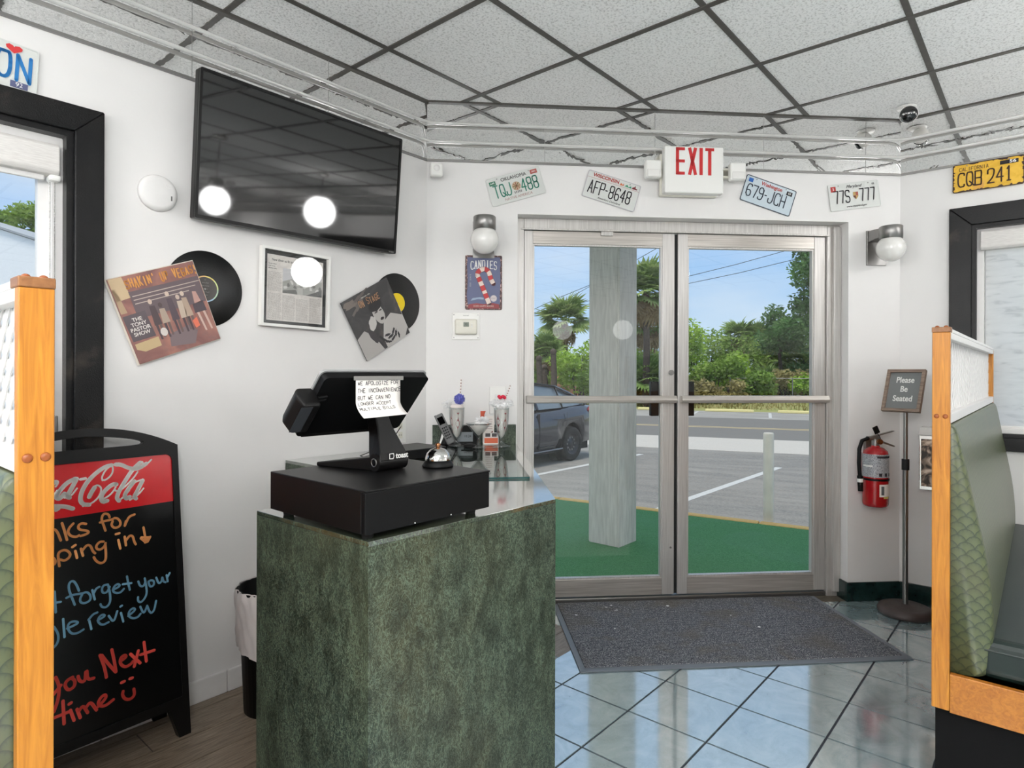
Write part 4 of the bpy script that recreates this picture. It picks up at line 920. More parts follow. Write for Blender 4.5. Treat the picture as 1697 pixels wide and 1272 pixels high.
# ------------------------------------------------------------------ mirrored box on the right wall
t_ = thing('wall_dispenser', 'small mirrored metal box on the right wall behind the booth end', 'dispenser', wallM('R', .165, .66))
MB().box(-.058, .10, -.095, 0, 0, .30).build('housing', M['chrome'], t_, bevel=.003)
MB().prism([(-.063, .30), (-.055, .345), (.10, .345), (.105, .30)], -.100, 0, 'xz').build('lid', M['white'], t_, bevel=.003)
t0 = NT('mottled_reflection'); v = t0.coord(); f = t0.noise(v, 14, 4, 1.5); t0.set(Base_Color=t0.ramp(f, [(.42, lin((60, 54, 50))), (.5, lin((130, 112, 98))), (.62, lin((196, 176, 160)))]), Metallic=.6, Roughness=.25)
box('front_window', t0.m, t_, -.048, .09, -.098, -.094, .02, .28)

# ------------------------------------------------------------------ counter
LM = wallM('L')
cp = [(-1.400, .872), (-1.394, 1.372), (-.722, 1.402), (.347 - .004, .340 + .006), (.004, .006), (-.82, .004), (-.82, .80)]
cp = [(a, -b) for a, b in cp]
ct = thing('counter', 'green stone-look laminate counter with a chamfered end in front of the doors', 'counter', LM)
CTZ = .914
ins = lambda p, q: p
n_ = len(cp)
for k, nm in ((0, 'end_panel'), (1, 'front_panel'), (2, 'front_panel'), (4, 'back_panel'), (5, 'back_panel'), (6, 'back_panel')):
    a = Vector((*cp[k], 0)); b = Vector((*cp[(k + 1) % n_], 0)); d = (b - a).normalized(); nn = Vector((d.y, -d.x, 0))
    cen = Vector((sum(p[0] for p in cp) / n_, sum(p[1] for p in cp) / n_, 0))
    if nn.dot(cen - a) < 0: nn = -nn
    if k in (4,): continue
    q = [a + d * .0, b - d * .0, b - d * .018 + nn * .018, a + d * .018 + nn * .018]
    MB().prism([(p.x, p.y) for p in q], .0, CTZ - .0125).build(nm, M['laminate'], ct)
MB().prism(cp, CTZ - .012, CTZ).build('counter_top', M['laminate_top'], ct, bevel=.0008)
DI = wallM('L').inverted() @ wallM('D')
box('backsplash', M['laminate'], ct, .035, .484, -.020, -.002, CTZ, CTZ + .104, .001, mat=DI)

# ------------------------------------------------------------------ cash drawer
t_ = thing('cash_drawer', 'black metal cash drawer on the counter carrying the payment terminal', 'cash drawer', wallM('L', -1.198, CTZ, 1.1625) @ Matrix.Rotation(radians(-.6), 4, 'Z'))
box('case', M['satin'], t_, -.205, .205, -.198, .214, .016, .117, .002)
box('drawer_front', M['black'], t_, -.205, .205, -.214, -.199, .016, .113, .003)
box('top_lip', M['satin'], t_, -.206, .206, -.216, -.190, .113, .1175, .0015)
for x in (-.17, .17):
    for y in (-.175, .18): MB().cyl((x, y, 0), (x, y, .017), .013, .016, n=16).build('foot', M['rubber'], t_)
MB().cyl((.12, -.2135, .062), (.12, -.2155, .062), .0, n=3) if False else None
for x in (-.06, .06): MB().sphere((x, -.2145, .020), .0025, 8, 6).build('screw', M['chrome'], t_)

# ------------------------------------------------------------------ payment terminal
t_ = thing('payment_terminal', 'black point of sale screen on a pivot stand, seen from behind', 'payment terminal', wallM('L', -1.23, CTZ + .1175, 1.165))
P_ = Matrix.Translation((0, .102, .099)) @ Matrix.Rotation(radians(42.5), 4, 'X')
sh = shape('screen_shell', [rounded(-.168, .171, .003, .211, .014, 5)], .020, M['black'], t_, P_, .004)
shape('screen_bezel', [rounded(-.172, .174, 0, .2145, .014, 5)], .006, flat('bezel_grey', (150, 150, 150), .3), t_, P_ @ Matrix.Translation((0, .020, 0)), .002)
shape('screen', [rounded(-.168, .170, .004, .210, .012, 4)], .002, M['gloss'], t_, P_ @ Matrix.Translation((0, .0262, 0)))
MB().box(-.152, .15, -.004, .001, .004, .010).build('port_cover', M['satin'], t_, P_)
cr_ = MB().prism([(-.040, -.030), (-.046, .010), (-.034, .034), (.010, .034), (.014, .020), (.008, -.030)], .052, .152, 'xy', T=P_ @ Matrix.Translation((-.176, -.004, 0))).build('card_reader', M['satin'], t_, bevel=.008, seg=3)
MB().box(-.2215, -.190, -.0345, -.034, .060, .145).build('reader_face', flat('reader_grey', (58, 60, 64), .3), cr_, P_ @ Matrix.Translation((0, 0, 0)))
for z in (.150, .140): MB().cyl((-.168, -.008, z), (-.140, -.004, z), .004, n=8).build('cable', M['black'], t_, P_)
x0, x1 = .008, .106
MB().cyl((x0, 0, .024), (x1, 0, .024), .024, n=28).build('pivot', M['satin'], t_, bevel=.002)
neck = [(-.0245, .028), (-.020, .052), (.010, .120), (.022, .150), (.062, .136), (.050, .100), (.034, .05), (.0235, .022)]
vs = []; fs = []
wid = {0: (.010, .104), 1: (.012, .102), 2: (.026, .078), 3: (.028, .074), 4: (.028, .074), 5: (.026, .078), 6: (.014, .098), 7: (.010, .104)}
for k, (y, z) in enumerate(neck): vs += [(wid[k][0], y, z), (wid[k][1], y, z)]
m_ = len(neck); fs = [(2 * k, 2 * k + 1, (2 * k + 3) % (2 * m_), (2 * k + 2) % (2 * m_)) for k in range(m_)] + [tuple(2 * k for k in range(m_)), tuple(2 * k + 1 for k in range(m_))[::-1]]
MB().add(vs, fs).build('neck', M['satin'], t_, bevel=.004, seg=3)
fp = [(-.035, .212), (-.005, .222), (.080, .222), (.098, .20), (.104, .03), (.100, -.005), (.012, -.005), (.006, .03)]
vs = [(x, y, .0) for x, y in fp] + [(x, y, .040 - max(0, y) * .135) for x, y in fp]; m_ = len(fp)
MB().add(vs, [tuple(range(m_))[::-1], tuple(range(m_, 2 * m_))] + [(i, (i + 1) % m_, m_ + (i + 1) % m_, m_ + i) for i in range(m_)]).build('foot_plate', M['satin'], t_, bevel=.004, seg=3)
MB().lathe([(.0, .0), (.013, .0), (.013, -.001), (.0, -.001)], 24, T=Matrix.Translation((x0 - .0005, 0, .024)) @ Matrix.Rotation(-pi / 2, 4, 'Y')).build('pivot_cap', M['black'], t_)
MB().lathe([(.009, .0), (.012, .0), (.012, .0016), (.009, .0016)], 28, closed=True, T=Matrix.Translation((x0 - .0005, 0, .024)) @ Matrix.Rotation(-pi / 2, 4, 'Y')).build('pivot_ring', M['greymetal'], t_)
text('lettering', 'toast', M['white'], t_, .082, .040, .021, y=-.0262, bold=.0006)
mb = MB(); ribbon(mb, [(.040, .034), (.040, .047), (.053, .0475), (.055, .040), (.052, .033), (.040, .034)], .0022, -.0256); mb.build('logo', M['white'], t_)
# hand-written note, taped on and curling at the foot
nt = thing('paper_note', 'handwritten apology note taped to the back of the payment terminal', 'note', wallM('L', -1.23, CTZ + .1175, 1.165))
def curl(x, s):   # s = distance down the paper from its top edge
    top = .2545
    if s < .065: return (x, -.0495 - .0004 * s, top - s)
    a = (s - .065) / .045
    return (x, -.0495 - .0235 * a * a - .010 * a, top - .065 - .036 * a + .004 * a * (x + .085) / .14)
mb = MB()
for a in range(9):
    for b in range(19): mb.v.append(curl(-.0865 + .1425 * a / 8, .1105 * b / 18))
for a in range(8):
    for b in range(18): i = a * 19 + b; mb.f.append([i, i + 19, i + 20, i + 1]); mb.sm.append(True); mb.mi.append(0)
o = mb.build('sheet', M['paper'], nt); so = o.modifiers.new('s', 'SOLIDIFY'); so.thickness = .0004
MB().box(-.092, .066, -.0510, -.0485, .2475, .2585).build('tape', flat('tape_grey', (128, 126, 122), .25), nt)
rr = random.Random(4)
for row, (s_, sz) in enumerate((('WE APOLOGIZE FOR', .0096), ('THE INCONVENIENCE', .0100), ('BUT WE CAN NO', .0098), ('LONGER ACCEPT', .0092), ('MULTIPLE BILLS', .0085))):
    mb = MB(); top = (.020, .039, .057, .073, .089)[row]; x = -.081; cw = .0061
    for ch in s_:
        h_ = sz * rr.uniform(.85, 1.1); dz = rr.uniform(-.0008, .0008) - (x + .08) * .02
        for st in glyph(ch):
            pts = [(x + p[0] / 4 * cw, top + dz - p[1] / 6 * h_) for p in st]
            mb2 = MB(); ribbon(mb2, pts, .0014, 0, cap=False)
            b0 = len(mb.v)
            for vx, _, vz in mb2.v: q = curl(vx, vz); mb.v.append((q[0], q[1] - .0007, q[2]))
            for f_ in mb2.f: mb.f.append([b0 + i for i in f_]); mb.sm.append(False); mb.mi.append(0)
        x += .0083 if ch != ' ' else .0072
    mb.build('handwriting', M['ink'], nt)
# power lead from the terminal to the wall outlet
MB().tube([lw(-1.09, 1.07, 1.13), lw(-1.0, 1.0, 1.06), lw(-.93, .93, 1.038), lw(-.86, .88, 1.0), lw(-.80, .74, .925), lw(-.62, .42, .9185), lw(-.54, .16, .9185), lw(-.36, .05, .925), lw(-.22, .02, .985), lw(-.182, .012, 1.02)], .0022, 6).build('power_cord', M['black'])
tag(C.objects['power_cord'], 'thin black cord running from the payment terminal to the wall outlet', 'cord')

# ------------------------------------------------------------------ service bell and things on the glass
t_ = thing('service_bell', 'chrome service bell with black base on the cash drawer', 'bell', Matrix.Translation((-.211, 1.795, CTZ + .1178)))
MB().lathe([(0, 0), (.044, 0), (.0445, .004), (.040, .012), (.036, .018), (.032, .020), (0, .020)], 36).build('base', M['black'], t_)
MB().lathe([(.0365, .019), (.0360, .026), (.0315, .038), (.022, .048), (.010, .053), (.0, .054)], 40).build('dome', M['chrome'], t_)
MB().lathe([(.0, .052), (.006, .052), (.006, .058), (.008, .059), (.007, .065), (0, .067)], 20).build('button', M['brass'], t_)
t_ = thing('glass_sheet', 'clear rectangular glass sheet lying on the far counter top', 'glass sheet', wallM('D', 0, CTZ))
GZ = CTZ + .0075
box('sheet', M['sheetglass'], t_, .035, .429, -1.138, -.024, .0012, .0072)
box('front_edge', M['glassedge'], t_, .035, .429, -1.1395, -1.138, .0012, .0072); box('side_edge', M['glassedge'], t_, .429, .4298, -1.138, -.024, .0012, .0072)
t_ = thing('black_box', 'flat black router box on the counter behind the cash drawer', 'router', wallM('L', -.395, CTZ + (.0002), .335))
box('case', M['black'], t_, -.13, .13, -.10, .10, .004, .046, .004); box('lid', M['satin'], t_, -.131, .131, -.101, .101, .040, .047, .003)
for x in (-.1, .1): box('foot', M['rubber'], t_, x - .012, x + .012, -.08, .08, 0, .005)
# cordless phone
t_ = thing('cordless_phone', 'black and silver cordless phone standing in its cradle', 'telephone', wallM('D', .105, GZ, .085))
MB().prism([(-.035, 0), (.060, 0), (.062, .02), (.045, .085), (-.005, .105), (-.03, .03)], -.045, .035, 'xz').build('cradle', M['black'], t_, bevel=.005)
R_ = Matrix.Translation((.034, -.046, .012)) @ Matrix.Rotation(radians(-25), 4, 'Y')
MB().box(-.022, .022, -.026, .0, 0, .165, T=R_).build('handset', flat('phone_silver', (112, 112, 112), .35), t_, bevel=.006)
MB().box(-.023, -.014, -.020, .006, 0, .166, T=R_).build('handset_edge', M['black'], t_, bevel=.003)
MB().box(-.014, .016, -.0275, -.0262, .110, .150, T=R_).build('phone_display', M['gloss'], t_)
for r in range(5):
    for c in range(3): MB().box(-.013 + c * .010, -.006 + c * .010, -.0278, -.0262, .030 + r * .014, .038 + r * .014, T=R_).build('key', M['satin'], t_)
MB().prism([(-.030, .01), (-.022, .01), (.004, .075), (-.012, .082)], -.050, -.046, 'xz').build('cradle_trim', M['white'], t_)
# small arched device, black gadget, cards
t_ = thing('display_device', 'small black arched device with grey screen behind the glasses', 'electronic device', wallM('D', .222, GZ, .065))
shape('body', [smooth_line([(-.058, 0), (-.058, .07), (-.035, .096), (.035, .096), (.058, .07), (.058, 0)], 2) ], .035, M['black'], t_, bevel=.003)
box('screen', flat('device_screen', (140, 146, 150), .3), t_, -.052, .028, -.003, .001, .012, .062); text('lettering', '10:24', M['ink'], t_, .0, .040, .018, y=-.0036)
t_ = thing('black_gadget', 'small rounded black gadget on the glass between the two stemmed glasses', 'electronic device', Matrix.Translation((-.212, 3.17, GZ)))
MB().lathe([(0, 0), (.028, 0), (.032, .006), (.030, .014), (.020, .018), (0, .019)], 24).build('body', M['black'], t_)
box('tab', M['black'], t_, -.044, -.02, -.008, .008, .010, .018, .003)
t_ = thing('counter_card', 'small white and orange card standing on the far counter', 'card', wallM('D', .345, GZ, .10))
box('card', M['paper'], t_, -.040, .040, -.0, .003, 0, .062); box('orange_panel', flat('card_orange', (226, 112, 78)), t_, -.035, .036, -.0008, 0, .006, .034)
for x in (-.030, .004): box('dark_square', flat('card_dark', (90, 84, 84)), t_, x, x + .026, -.0008, 0, .040, .058)
t_ = thing('counter_card', 'tall white card with a folded red ribbon behind the glasses', 'card', wallM('D', .315, GZ, .045))
box('card', M['paper'], t_, -.012, .050, 0, .002, 0, .145)
patch(t_, [(-.024, .130), (.004, .130), (-.004, .150), (.004, .172), (-.024, .172)], (206, 84, 52), -.001, 'ribbon'); patch(t_, [(.012, .0), (.05, .0), (.042, .066), (.02, .050)], (120, 44, 40), -.001, 'dark_red_print')
for k in range(6): patch(t_, [(.006, .130 - k * .010), (.040, .130 - k * .010), (.040, .127 - k * .010), (.006, .127 - k * .010)], (190, 170, 166), -.001, 'printed_line')

def fluff(name, mat, par, c, r, n, seed, sc=(1, 1, 1), w=.0035):
    rr = random.Random(seed); mb = MB()
    for k in range(n):
        d = Vector((rr.gauss(0, 1), rr.gauss(0, 1), rr.gauss(0, 1))).normalized(); q = r * rr.uniform(.6, 1.05)
        t1 = d.orthogonal().normalized(); p = Vector(c) + Vector((d.x * q * sc[0], d.y * q * sc[1], d.z * q * sc[2])); s = w * rr.uniform(.6, 1.4)
        t2 = d.cross(t1); b = Vector(c) + (p - Vector(c)) * .45
        mb.add([b + t1 * s, b - t1 * s, p + t2 * s * .6, p - t2 * s * .6], [(0, 1, 3), (0, 2, 1), (0, 3, 2), (1, 2, 3)])
    return stuff(mb.build(name, mat, par))
t0 = NT('feather_white'); t0.set(Base_Color=lin((250, 250, 250)), Roughness=.8); M['feather'] = t0.m
M['pompom'] = plain('pompom_blue', (112, 116, 196), .9, var=.2, vs=80)
M['syrup'] = plain('red_syrup', (168, 74, 78), .3, var=.2, vs=60); M['cream'] = plain('cream', (238, 228, 222), .6, var=.04, vs=50); M['cherry'] = plain('cherry_red', (216, 30, 64), .3)
def straw(t_, x, y, z0, z1, lean):
    mw = MB(); mr = MB(); n = 26
    for k in range(n):
        a = k / n; b = (k + 1) / n
        (mr if k % 4 == 0 else mw).cyl((x + lean * a, y, z0 + (z1 - z0) * a), (x + lean * b, y, z0 + (z1 - z0) * b), .0036, n=8, caps=False)
    mw.build('straw', M['paper'], t_); mr.build('straw_stripes', flat('straw_dark', (120, 60, 62)), t_)
def shake(lb, x, y, kind):
    t_ = thing('milkshake_glass', lb, 'glass', Matrix.Translation((x, y, GZ)))
    MB().lathe([(0, .001), (.044, .002), (.046, .006), (.020, .014), (.010, .024), (.012, .034), (.010, .040), (.022, .060), (.032, .095), (.0375, .14), (.0385, .190), (.0400, .199), (.0375, .199), (.0355, .14), (.030, .097), (.019, .062), (.006, .046), (0, .044)], 36).build('glass', M['drinkglass'], t_)
    MB().lathe([(0, .047), (.006, .050), (.016, .064), (.026, .10), (.031, .14), (.033, .188), (0, .192)], 24).build('cream_filling', M['cream'], t_)
    for k in range(5):
        a = k * 1.25 + (.4 if kind else 0); r = .0335
        vs = []; m = 9
        for q in range(m):
            z = .075 + q * .0125; rr_ = .0205 + (z - .06) * .13 if z < .14 else .0325; wd = .16 + .22 * sin(q * 1.1 + k)
            vs += [((rr_ + .0008) * cos(a - wd), (rr_ + .0008) * sin(a - wd), z), ((rr_ + .0008) * cos(a + wd), (rr_ + .0008) * sin(a + wd), z)]
        MB().add(vs, [(2 * q, 2 * q + 1, 2 * q + 3, 2 * q + 2) for q in range(m - 1)], True).build('syrup_streak', M['syrup'], t_)
    return t_
t_ = shake('tall milkshake glass topped with a blue-violet pompom', -.281, 3.205, 0)
fluff('feather_fluff', M['feather'], t_, (-.04, .01, .215), .035, 160, 3, (1.3, .8, .9), .002); fluff('pompom', M['pompom'], t_, (.014, -.01, .243), .029, 900, 4, (1, 1, 1), .0028)
MB().sphere((.014, -.01, .243), .022, 12, 10).build('pompom_core', M['pompom'], t_); straw(t_, .016, .0, .245, .345, .006)
MB().lathe([(0, .197), (.034, .197), (.030, .212), (0, .220)], 20).build('cream_top', M['cream'], t_)
t_ = shake('tall milkshake glass topped with white fluff and a red cherry', -.053, 3.190, 1)
MB().sphere((0, 0, .215), .036, 20, 12, sc=(1.25, 1, .55)).build('cream_top', M['feather'], t_); fluff('feather_fluff', M['feather'], t_, (.0, 0, .222), .052, 620, 5, (1.25, .9, .55), .0035)
for k in range(6): MB().sphere((cos(k) * .014 + .002, sin(k) * .012 - .02, .252 + (k % 2) * .005), .009, 10, 8).build('cherry', M['cherry'], t_)
straw(t_, .016, -.01, .235, .315, .030)
t_ = thing('sundae_glass', 'wide stemmed sundae glass between the two milkshake glasses', 'glass', Matrix.Translation((-.166, 3.136, GZ)))
MB().lathe([(0, .001), (.036, .002), (.038, .005), (.016, .011), (.008, .020), (.010, .030), (.007, .045), (.010, .056), (.026, .078), (.050, .108), (.066, .124), (.064, .126), (.047, .111), (.022, .081), (.004, .062), (0, .060)], 36).build('glass', M['drinkglass'], t_)
MB().lathe([(0, .064), (.006, .066), (.022, .084), (.046, .112), (0, .118)], 20).build('cream_filling', M['cream'], t_)
fluff('feather_fluff', M['feather'], t_, (.015, 0, .138), .036, 420, 6, (1.1, .9, .7), .003)

# ------------------------------------------------------------------ waste bin behind the counter
t_ = thing('waste_bin', 'black waste bin with white liner between wall and counter', 'waste bin', Matrix.Translation(lw(-1.005, .245, 0)))
MB().lathe([(0, .004), (.105, .004), (.108, 0), (.128, .46), (.134, .462), (.134, .470), (.124, .470), (.104, .012), (0, .012)], 36).build('bin', M['black'], t_)
n, m = 72, 12; vs = []
for i in range(n):
    a = 2 * pi * i / n
    for q in range(m):
        z = .474 - .235 * q / (m - 1) - (.012 * sin(a * 3) if q > 8 else 0); r = .1375 + .004 * sin(a * 11 + q * .7) + .003 * sin(a * 23 - q) + (.003 if q else -.004) - q * .0010
        vs.append((r * cos(a), r * sin(a), z))
MB().add(vs, [(i * m + q, ((i + 1) % n) * m + q, ((i + 1) % n) * m + q + 1, i * m + q + 1) for i in range(n) for q in range(m - 1)], True).build('liner', flat('liner_white', (222, 216, 214), .35), t_)

# ------------------------------------------------------------------ chalkboard A-frame
lean = atan2(.11, 1.036)
FM = Matrix.Translation((-1.153, 2.263, 0)) @ Matrix.Rotation(radians(52.5), 4, 'Z')
t_ = thing('sidewalk_sign', 'black A-frame chalkboard with red soft drink header and handwritten message', 'chalkboard', FM)
B_ = Matrix.Rotation(-lean, 4, 'X')
W_ = .60
def arch(z0, top, xa, xb, n=20): 
    c = -W_ / 2; half = (xb - xa) / 2
    return [(xb + (xa - xb) * k / n, z0 + (top - z0) * (1 - abs((xb + (xa - xb) * k / n - c) / half) ** 2.1)) for k in range(n + 1)]
outer = [(0, .0), (0, 1.036), *arch(1.036, 1.115, -W_, 0)[1:-1], (-W_, 1.036), (-W_, 0), (-W_ + .04, 0), (-W_ + .07, .105), (-.07, .105), (-.04, 0)]
slot = smooth_line([(-.112, 1.052), (-.125, 1.064), (-.20, 1.080), (-.30, 1.090), (-.40, 1.080), (-.475, 1.064), (-.488, 1.052), (-.46, 1.046), (-.30, 1.047), (-.14, 1.046)], 2, True)
hole = [(-.022, .137), (-W_ + .022, .137), (-W_ + .022, .98), *[(-W_ + .022 + .022 * (1 - cos(k * pi / 8)), .982 + .022 * sin(k * pi / 8)) for k in range(1, 5)], *[(-.022 - .022 * (1 - cos(k * pi / 8)), .982 + .022 * sin(k * pi / 8)) for k in range(4, 0, -1)], (-.022, .98)]
shape('front_frame', [outer, slot, hole], .026, M['satin'], t_, B_, .004)
MB().box(-W_ + .02, -.02, .006, .012, .13, .832).build('chalk_panel', flat('chalk_black', (9, 9, 10), .28), t_, B_)
MB().box(-W_ + .02, -.02, .0055, .012, .832, 1.006).build('red_header', flat('header_red', (206, 30, 36), .25), t_, B_)
rear = Matrix.Translation((0, 1.02 * sin(lean) + .034, 1.02 * cos(lean))) @ Matrix.Rotation(radians(2.2), 4, 'X') @ Matrix.Translation((0, 0, -1.02))
outer2 = [(-.004, .0), (-.004, 1.0), (-W_ + .004, 1.0), (-W_ + .004, 0), (-W_ + .05, 0), (-W_ + .085, .105), (-.085, .105), (-.05, 0)]
shape('rear_frame', [outer2, [(-.04, .14), (-W_ + .04, .14), (-W_ + .04, .96), (-.04, .96)]], .024, M['satin'], t_, rear, .004)
MB().box(-W_ + .035, -.035, .008, .014, .135, .965).build('rear_panel', M['black'], t_, rear)
for x in (-.05, -W_ + .05): MB().cyl((x - .02, 1.02 * sin(lean) + .028, 1.02 * cos(lean)), (x + .02, 1.02 * sin(lean) + .028, 1.02 * cos(lean)), .006, n=10).build('hinge', M['greymetal'], t_)
def scribble(name, data, w, col, y, nib=None, off=(0, 0), sc=1.):
    for st in data.split('|'):
        mb = MB()
        pts = [tuple(float(q) / 1000 for q in p.split(',')) for p in st.split()]
        pts = [(off[0] + p[0] * sc, off[1] + p[1] * sc) for p in pts]
        if len(pts) > 2: pts = smooth_line(pts, 2)
        ribbon(mb, pts, w, y, cap=nib is None, nib=nib); mb.build(name, col, t_, B_)
hair = '-383,935 -378,941 -375,950 -380,954 -391,953|-392,904 -379,922|-324,954 -339,951 -362,929 -379,914|-360,896 -343,896 -324,921|-292,886 -286,903 -273,922 -261,923 -252,911 -258,888 -275,870 -293,863 -309,860|-249,937 -251,948 -238,972 -221,984 -215,978 -217,959 -227,945 -242,936 -249,939|-254,872 -227,884 -209,907 -209,921 -226,915|-212,900 -208,894 -188,899 -152,932 -138,952|-121,969 -119,986 -129,987 -142,972|-201,861 -184,874 -168,891|-124,923 -150,918 -173,892|-167,858 -141,870 -121,892|-147,961 -125,964 -106,976 -91,990'; fat = '-219,985 -238,983 -267,965 -295,938 -312,907 -317,879 -307,865 -291,862|-328,953 -353,943 -377,914 -384,900 -374,893 -360,909|-324,952 -343,916 -354,898 -346,894|-207,918 -221,920 -246,899 -256,880 -252,864 -237,867|-129,984 -155,962 -182,922 -203,888 -208,870 -201,861|-150,921 -171,897 -184,877 -179,863 -167,869|-123,920 -143,884 -154,867 -147,860|-290,888 -283,902 -273,917|-207,986 -190,984 -168,969 -143,962 -125,968 -109,978|-393,874 -374,871 -357,867 -338,857|-393,869 -385,860 -377,866'
wht = flat('script_white', (246, 242, 236), .3)
scribble('logo_script', hair, .0055, wht, .0050); scribble('logo_script', fat, .0135, wht, .0048, None)
scribble('logo_script', '-313,949 -299,950', .009, wht, .0046)
scribble('logo_script', '-219,985 -238,983 -267,965 -295,938 -312,907 -317,879 -307,865 -291,862', .017, wht, .0044, None, (-.225, .0))
scribble('logo_script', '-207,918 -221,920 -246,899 -256,880 -252,864 -237,867|-207,918 -200,900 -215,878 -237,867', .014, wht, .0044, None, (-.232, .0)); scribble('logo_script', '-380,950 -398,938 -412,912 -405,893 -392,900', .011, wht, .0044)
org = flat('chalk_orange', (255, 178, 110)); blu = flat('chalk_blue', (140, 196, 226)); red_ = flat('chalk_red', (255, 92, 80))
scribble('chalk_writing', '-395,800 -388,800 -381,787 -376,769 -374,762|-369,816 -363,791 -357,760|-338,809 -351,796 -354,782 -345,769 -330,764 -323,768|-302,801 -315,806 -325,799 -323,786 -300,779 -294,772 -303,767 -319,765|-232,810 -234,820 -246,826 -254,819 -256,804 -250,785 -246,768|-261,798 -242,801 -228,801 -221,803|-223,795 -228,783 -219,771 -202,773 -198,788 -208,803 -218,805|-186,774 -182,788|-186,773 -182,782 -172,802 -154,806|-398,715 -390,703 -392,691 -399,690|-380,682 -382,701 -383,721 -376,729 -361,730 -349,716 -351,704 -365,695 -377,702|-335,720 -331,697|-343,734 -334,739|-319,724 -314,700|-316,716 -302,733 -291,728 -286,709 -279,700|-253,733 -265,735 -276,723 -273,712 -262,708 -250,717 -247,727|-248,724 -247,690 -249,668 -263,662 -277,674 -283,688|-208,729 -203,699|-215,750 -204,751|-188,736 -185,706|-187,719 -172,738 -162,733 -159,714 -154,703|-127,756 -123,725 -122,706|-137,720 -118,699 -106,719|-135,723 -109,718|-131,713 -112,711|-124,703 -115,704', .0078, org, .0050); scribble('chalk_writing', '-395,606 -395,574 -394,541|-402,572 -380,570|-329,591 -335,612 -344,628 -356,623 -357,601 -349,574 -342,550|-364,578 -347,583 -320,580|-320,577 -327,565 -326,552 -313,546 -297,552 -297,569 -307,582 -318,580|-291,583 -285,551|-287,572 -280,585 -270,588|-245,589 -259,590 -264,576 -260,564 -248,564 -240,580|-244,586 -239,553 -240,528 -252,515 -266,521 -269,531|-231,567 -207,574 -214,584 -226,579 -232,564 -222,554 -208,552 -197,562|-186,601 -183,578 -179,554|-200,578 -173,575|-151,575 -146,557 -134,554 -128,569|-130,580 -126,552 -125,527 -133,511 -146,501 -155,509 -154,522|-118,563 -114,546 -101,548 -100,564 -110,569 -118,566|-92,573 -85,549 -74,555 -72,573 -69,553 -61,549|-57,573 -54,550|-55,564 -46,578|-375,515 -373,458|-365,482 -332,489 -341,498 -358,500 -365,485 -355,462 -337,458 -320,465|-303,488 -298,459|-305,491 -292,505 -279,507|-279,481 -255,489 -264,497 -276,490 -279,476 -266,461 -247,466|-246,486 -232,459 -220,494|-209,485 -203,454|-210,506 -205,508|-187,468 -162,482 -171,491 -184,483 -187,468 -175,456 -158,454 -148,464|-148,488 -138,459 -127,482|-126,485 -117,455 -104,460 -96,493|-400,498 -390,476 -389,456 -395,441 -406,433', .0070, blu, .0050); scribble('chalk_writing', '-400,343 -391,313 -395,274 -408,241|-408,293 -387,314|-355,327 -372,322 -377,308 -368,290 -351,295 -348,313 -357,325|-340,324 -336,306 -321,300 -318,330|-315,331 -314,303 -296,302|-276,368 -264,324 -260,291|-271,366 -253,332 -232,298|-241,374 -235,337 -231,298|-216,327 -197,335 -202,344 -216,339 -218,319 -203,302 -184,307 -178,314|-185,340 -156,300|-160,343 -175,295|-141,365 -136,299|-154,327 -109,327|-216,257 -207,258|-190,260 -182,260|-212,227 -215,216 -207,199 -191,192 -177,201 -179,222|-383,264 -382,194|-410,223 -368,225|-364,228 -355,193|-367,248 -361,250|-346,224 -338,194|-341,216 -329,230 -317,201|-321,219 -308,233 -292,199|-286,208 -262,226 -265,239 -280,233 -289,214 -269,200 -242,212', .0098, red_, .0050)

# ------------------------------------------------------------------ booths
t0 = NT('fan_fabric'); cN = t0.n('ShaderNodeTexCoord'); sp_ = t0.n('ShaderNodeSeparateXYZ'); t0.l(cN.outputs['Object'], sp_.inputs[0])
s_ = t0.math('ADD', sp_.outputs['X'], t0.math('ABSOLUTE', sp_.outputs['Y'])); z_ = sp_.outputs['Z']
Wf, Hf, Rf = .042, .0190, .0222
def cellpos(koff):
    k = t0.math('ADD', t0.math('FLOOR', t0.math('DIVIDE', z_, Hf)), koff)
    odd = t0.math('MULTIPLY', t0.math('FLOORED_MODULO', k, 2.0), Wf / 2)
    dx = t0.math('SUBTRACT', t0.math('FLOORED_MODULO', t0.math('ADD', s_, odd), Wf), Wf / 2); dz = t0.math('SUBTRACT', z_, t0.math('MULTIPLY', k, Hf))
    d = t0.math('SQRT', t0.math('ADD', t0.math('MULTIPLY', dx, dx), t0.math('MULTIPLY', dz, dz))); return dx, dz, d
ax, az, ad = cellpos(-1.0); bx, bz, bd = cellpos(0.0)
cx_, cz_, cd_ = cellpos(1.0)
inA = t0.math('LESS_THAN', ad, Rf); inB = t0.math('MULTIPLY', t0.math('LESS_THAN', bd, Rf), t0.math('SUBTRACT', 1.0, inA)); inC = t0.math('SUBTRACT', 1.0, t0.math('ADD', inA, inB))
sel = lambda a, b, c: t0.math('ADD', t0.math('ADD', t0.math('MULTIPLY', inA, a), t0.math('MULTIPLY', inB, b)), t0.math('MULTIPLY', inC, c))
dd_, ang = sel(ad, bd, cd_), t0.math('ARCTAN2', sel(ax, bx, cx_), t0.math('ADD', sel(az, bz, cz_), .012))
rad = t0.math('DIVIDE', dd_, Rf); ray_ = t0.math('SINE', t0.math('MULTIPLY', ang, 17.0))
base_c = t0.ramp(rad, [(.2, lin((92, 99, 66))), (.75, lin((82, 91, 62))), (.90, lin((66, 77, 54))), (.97, lin((48, 60, 44)))])
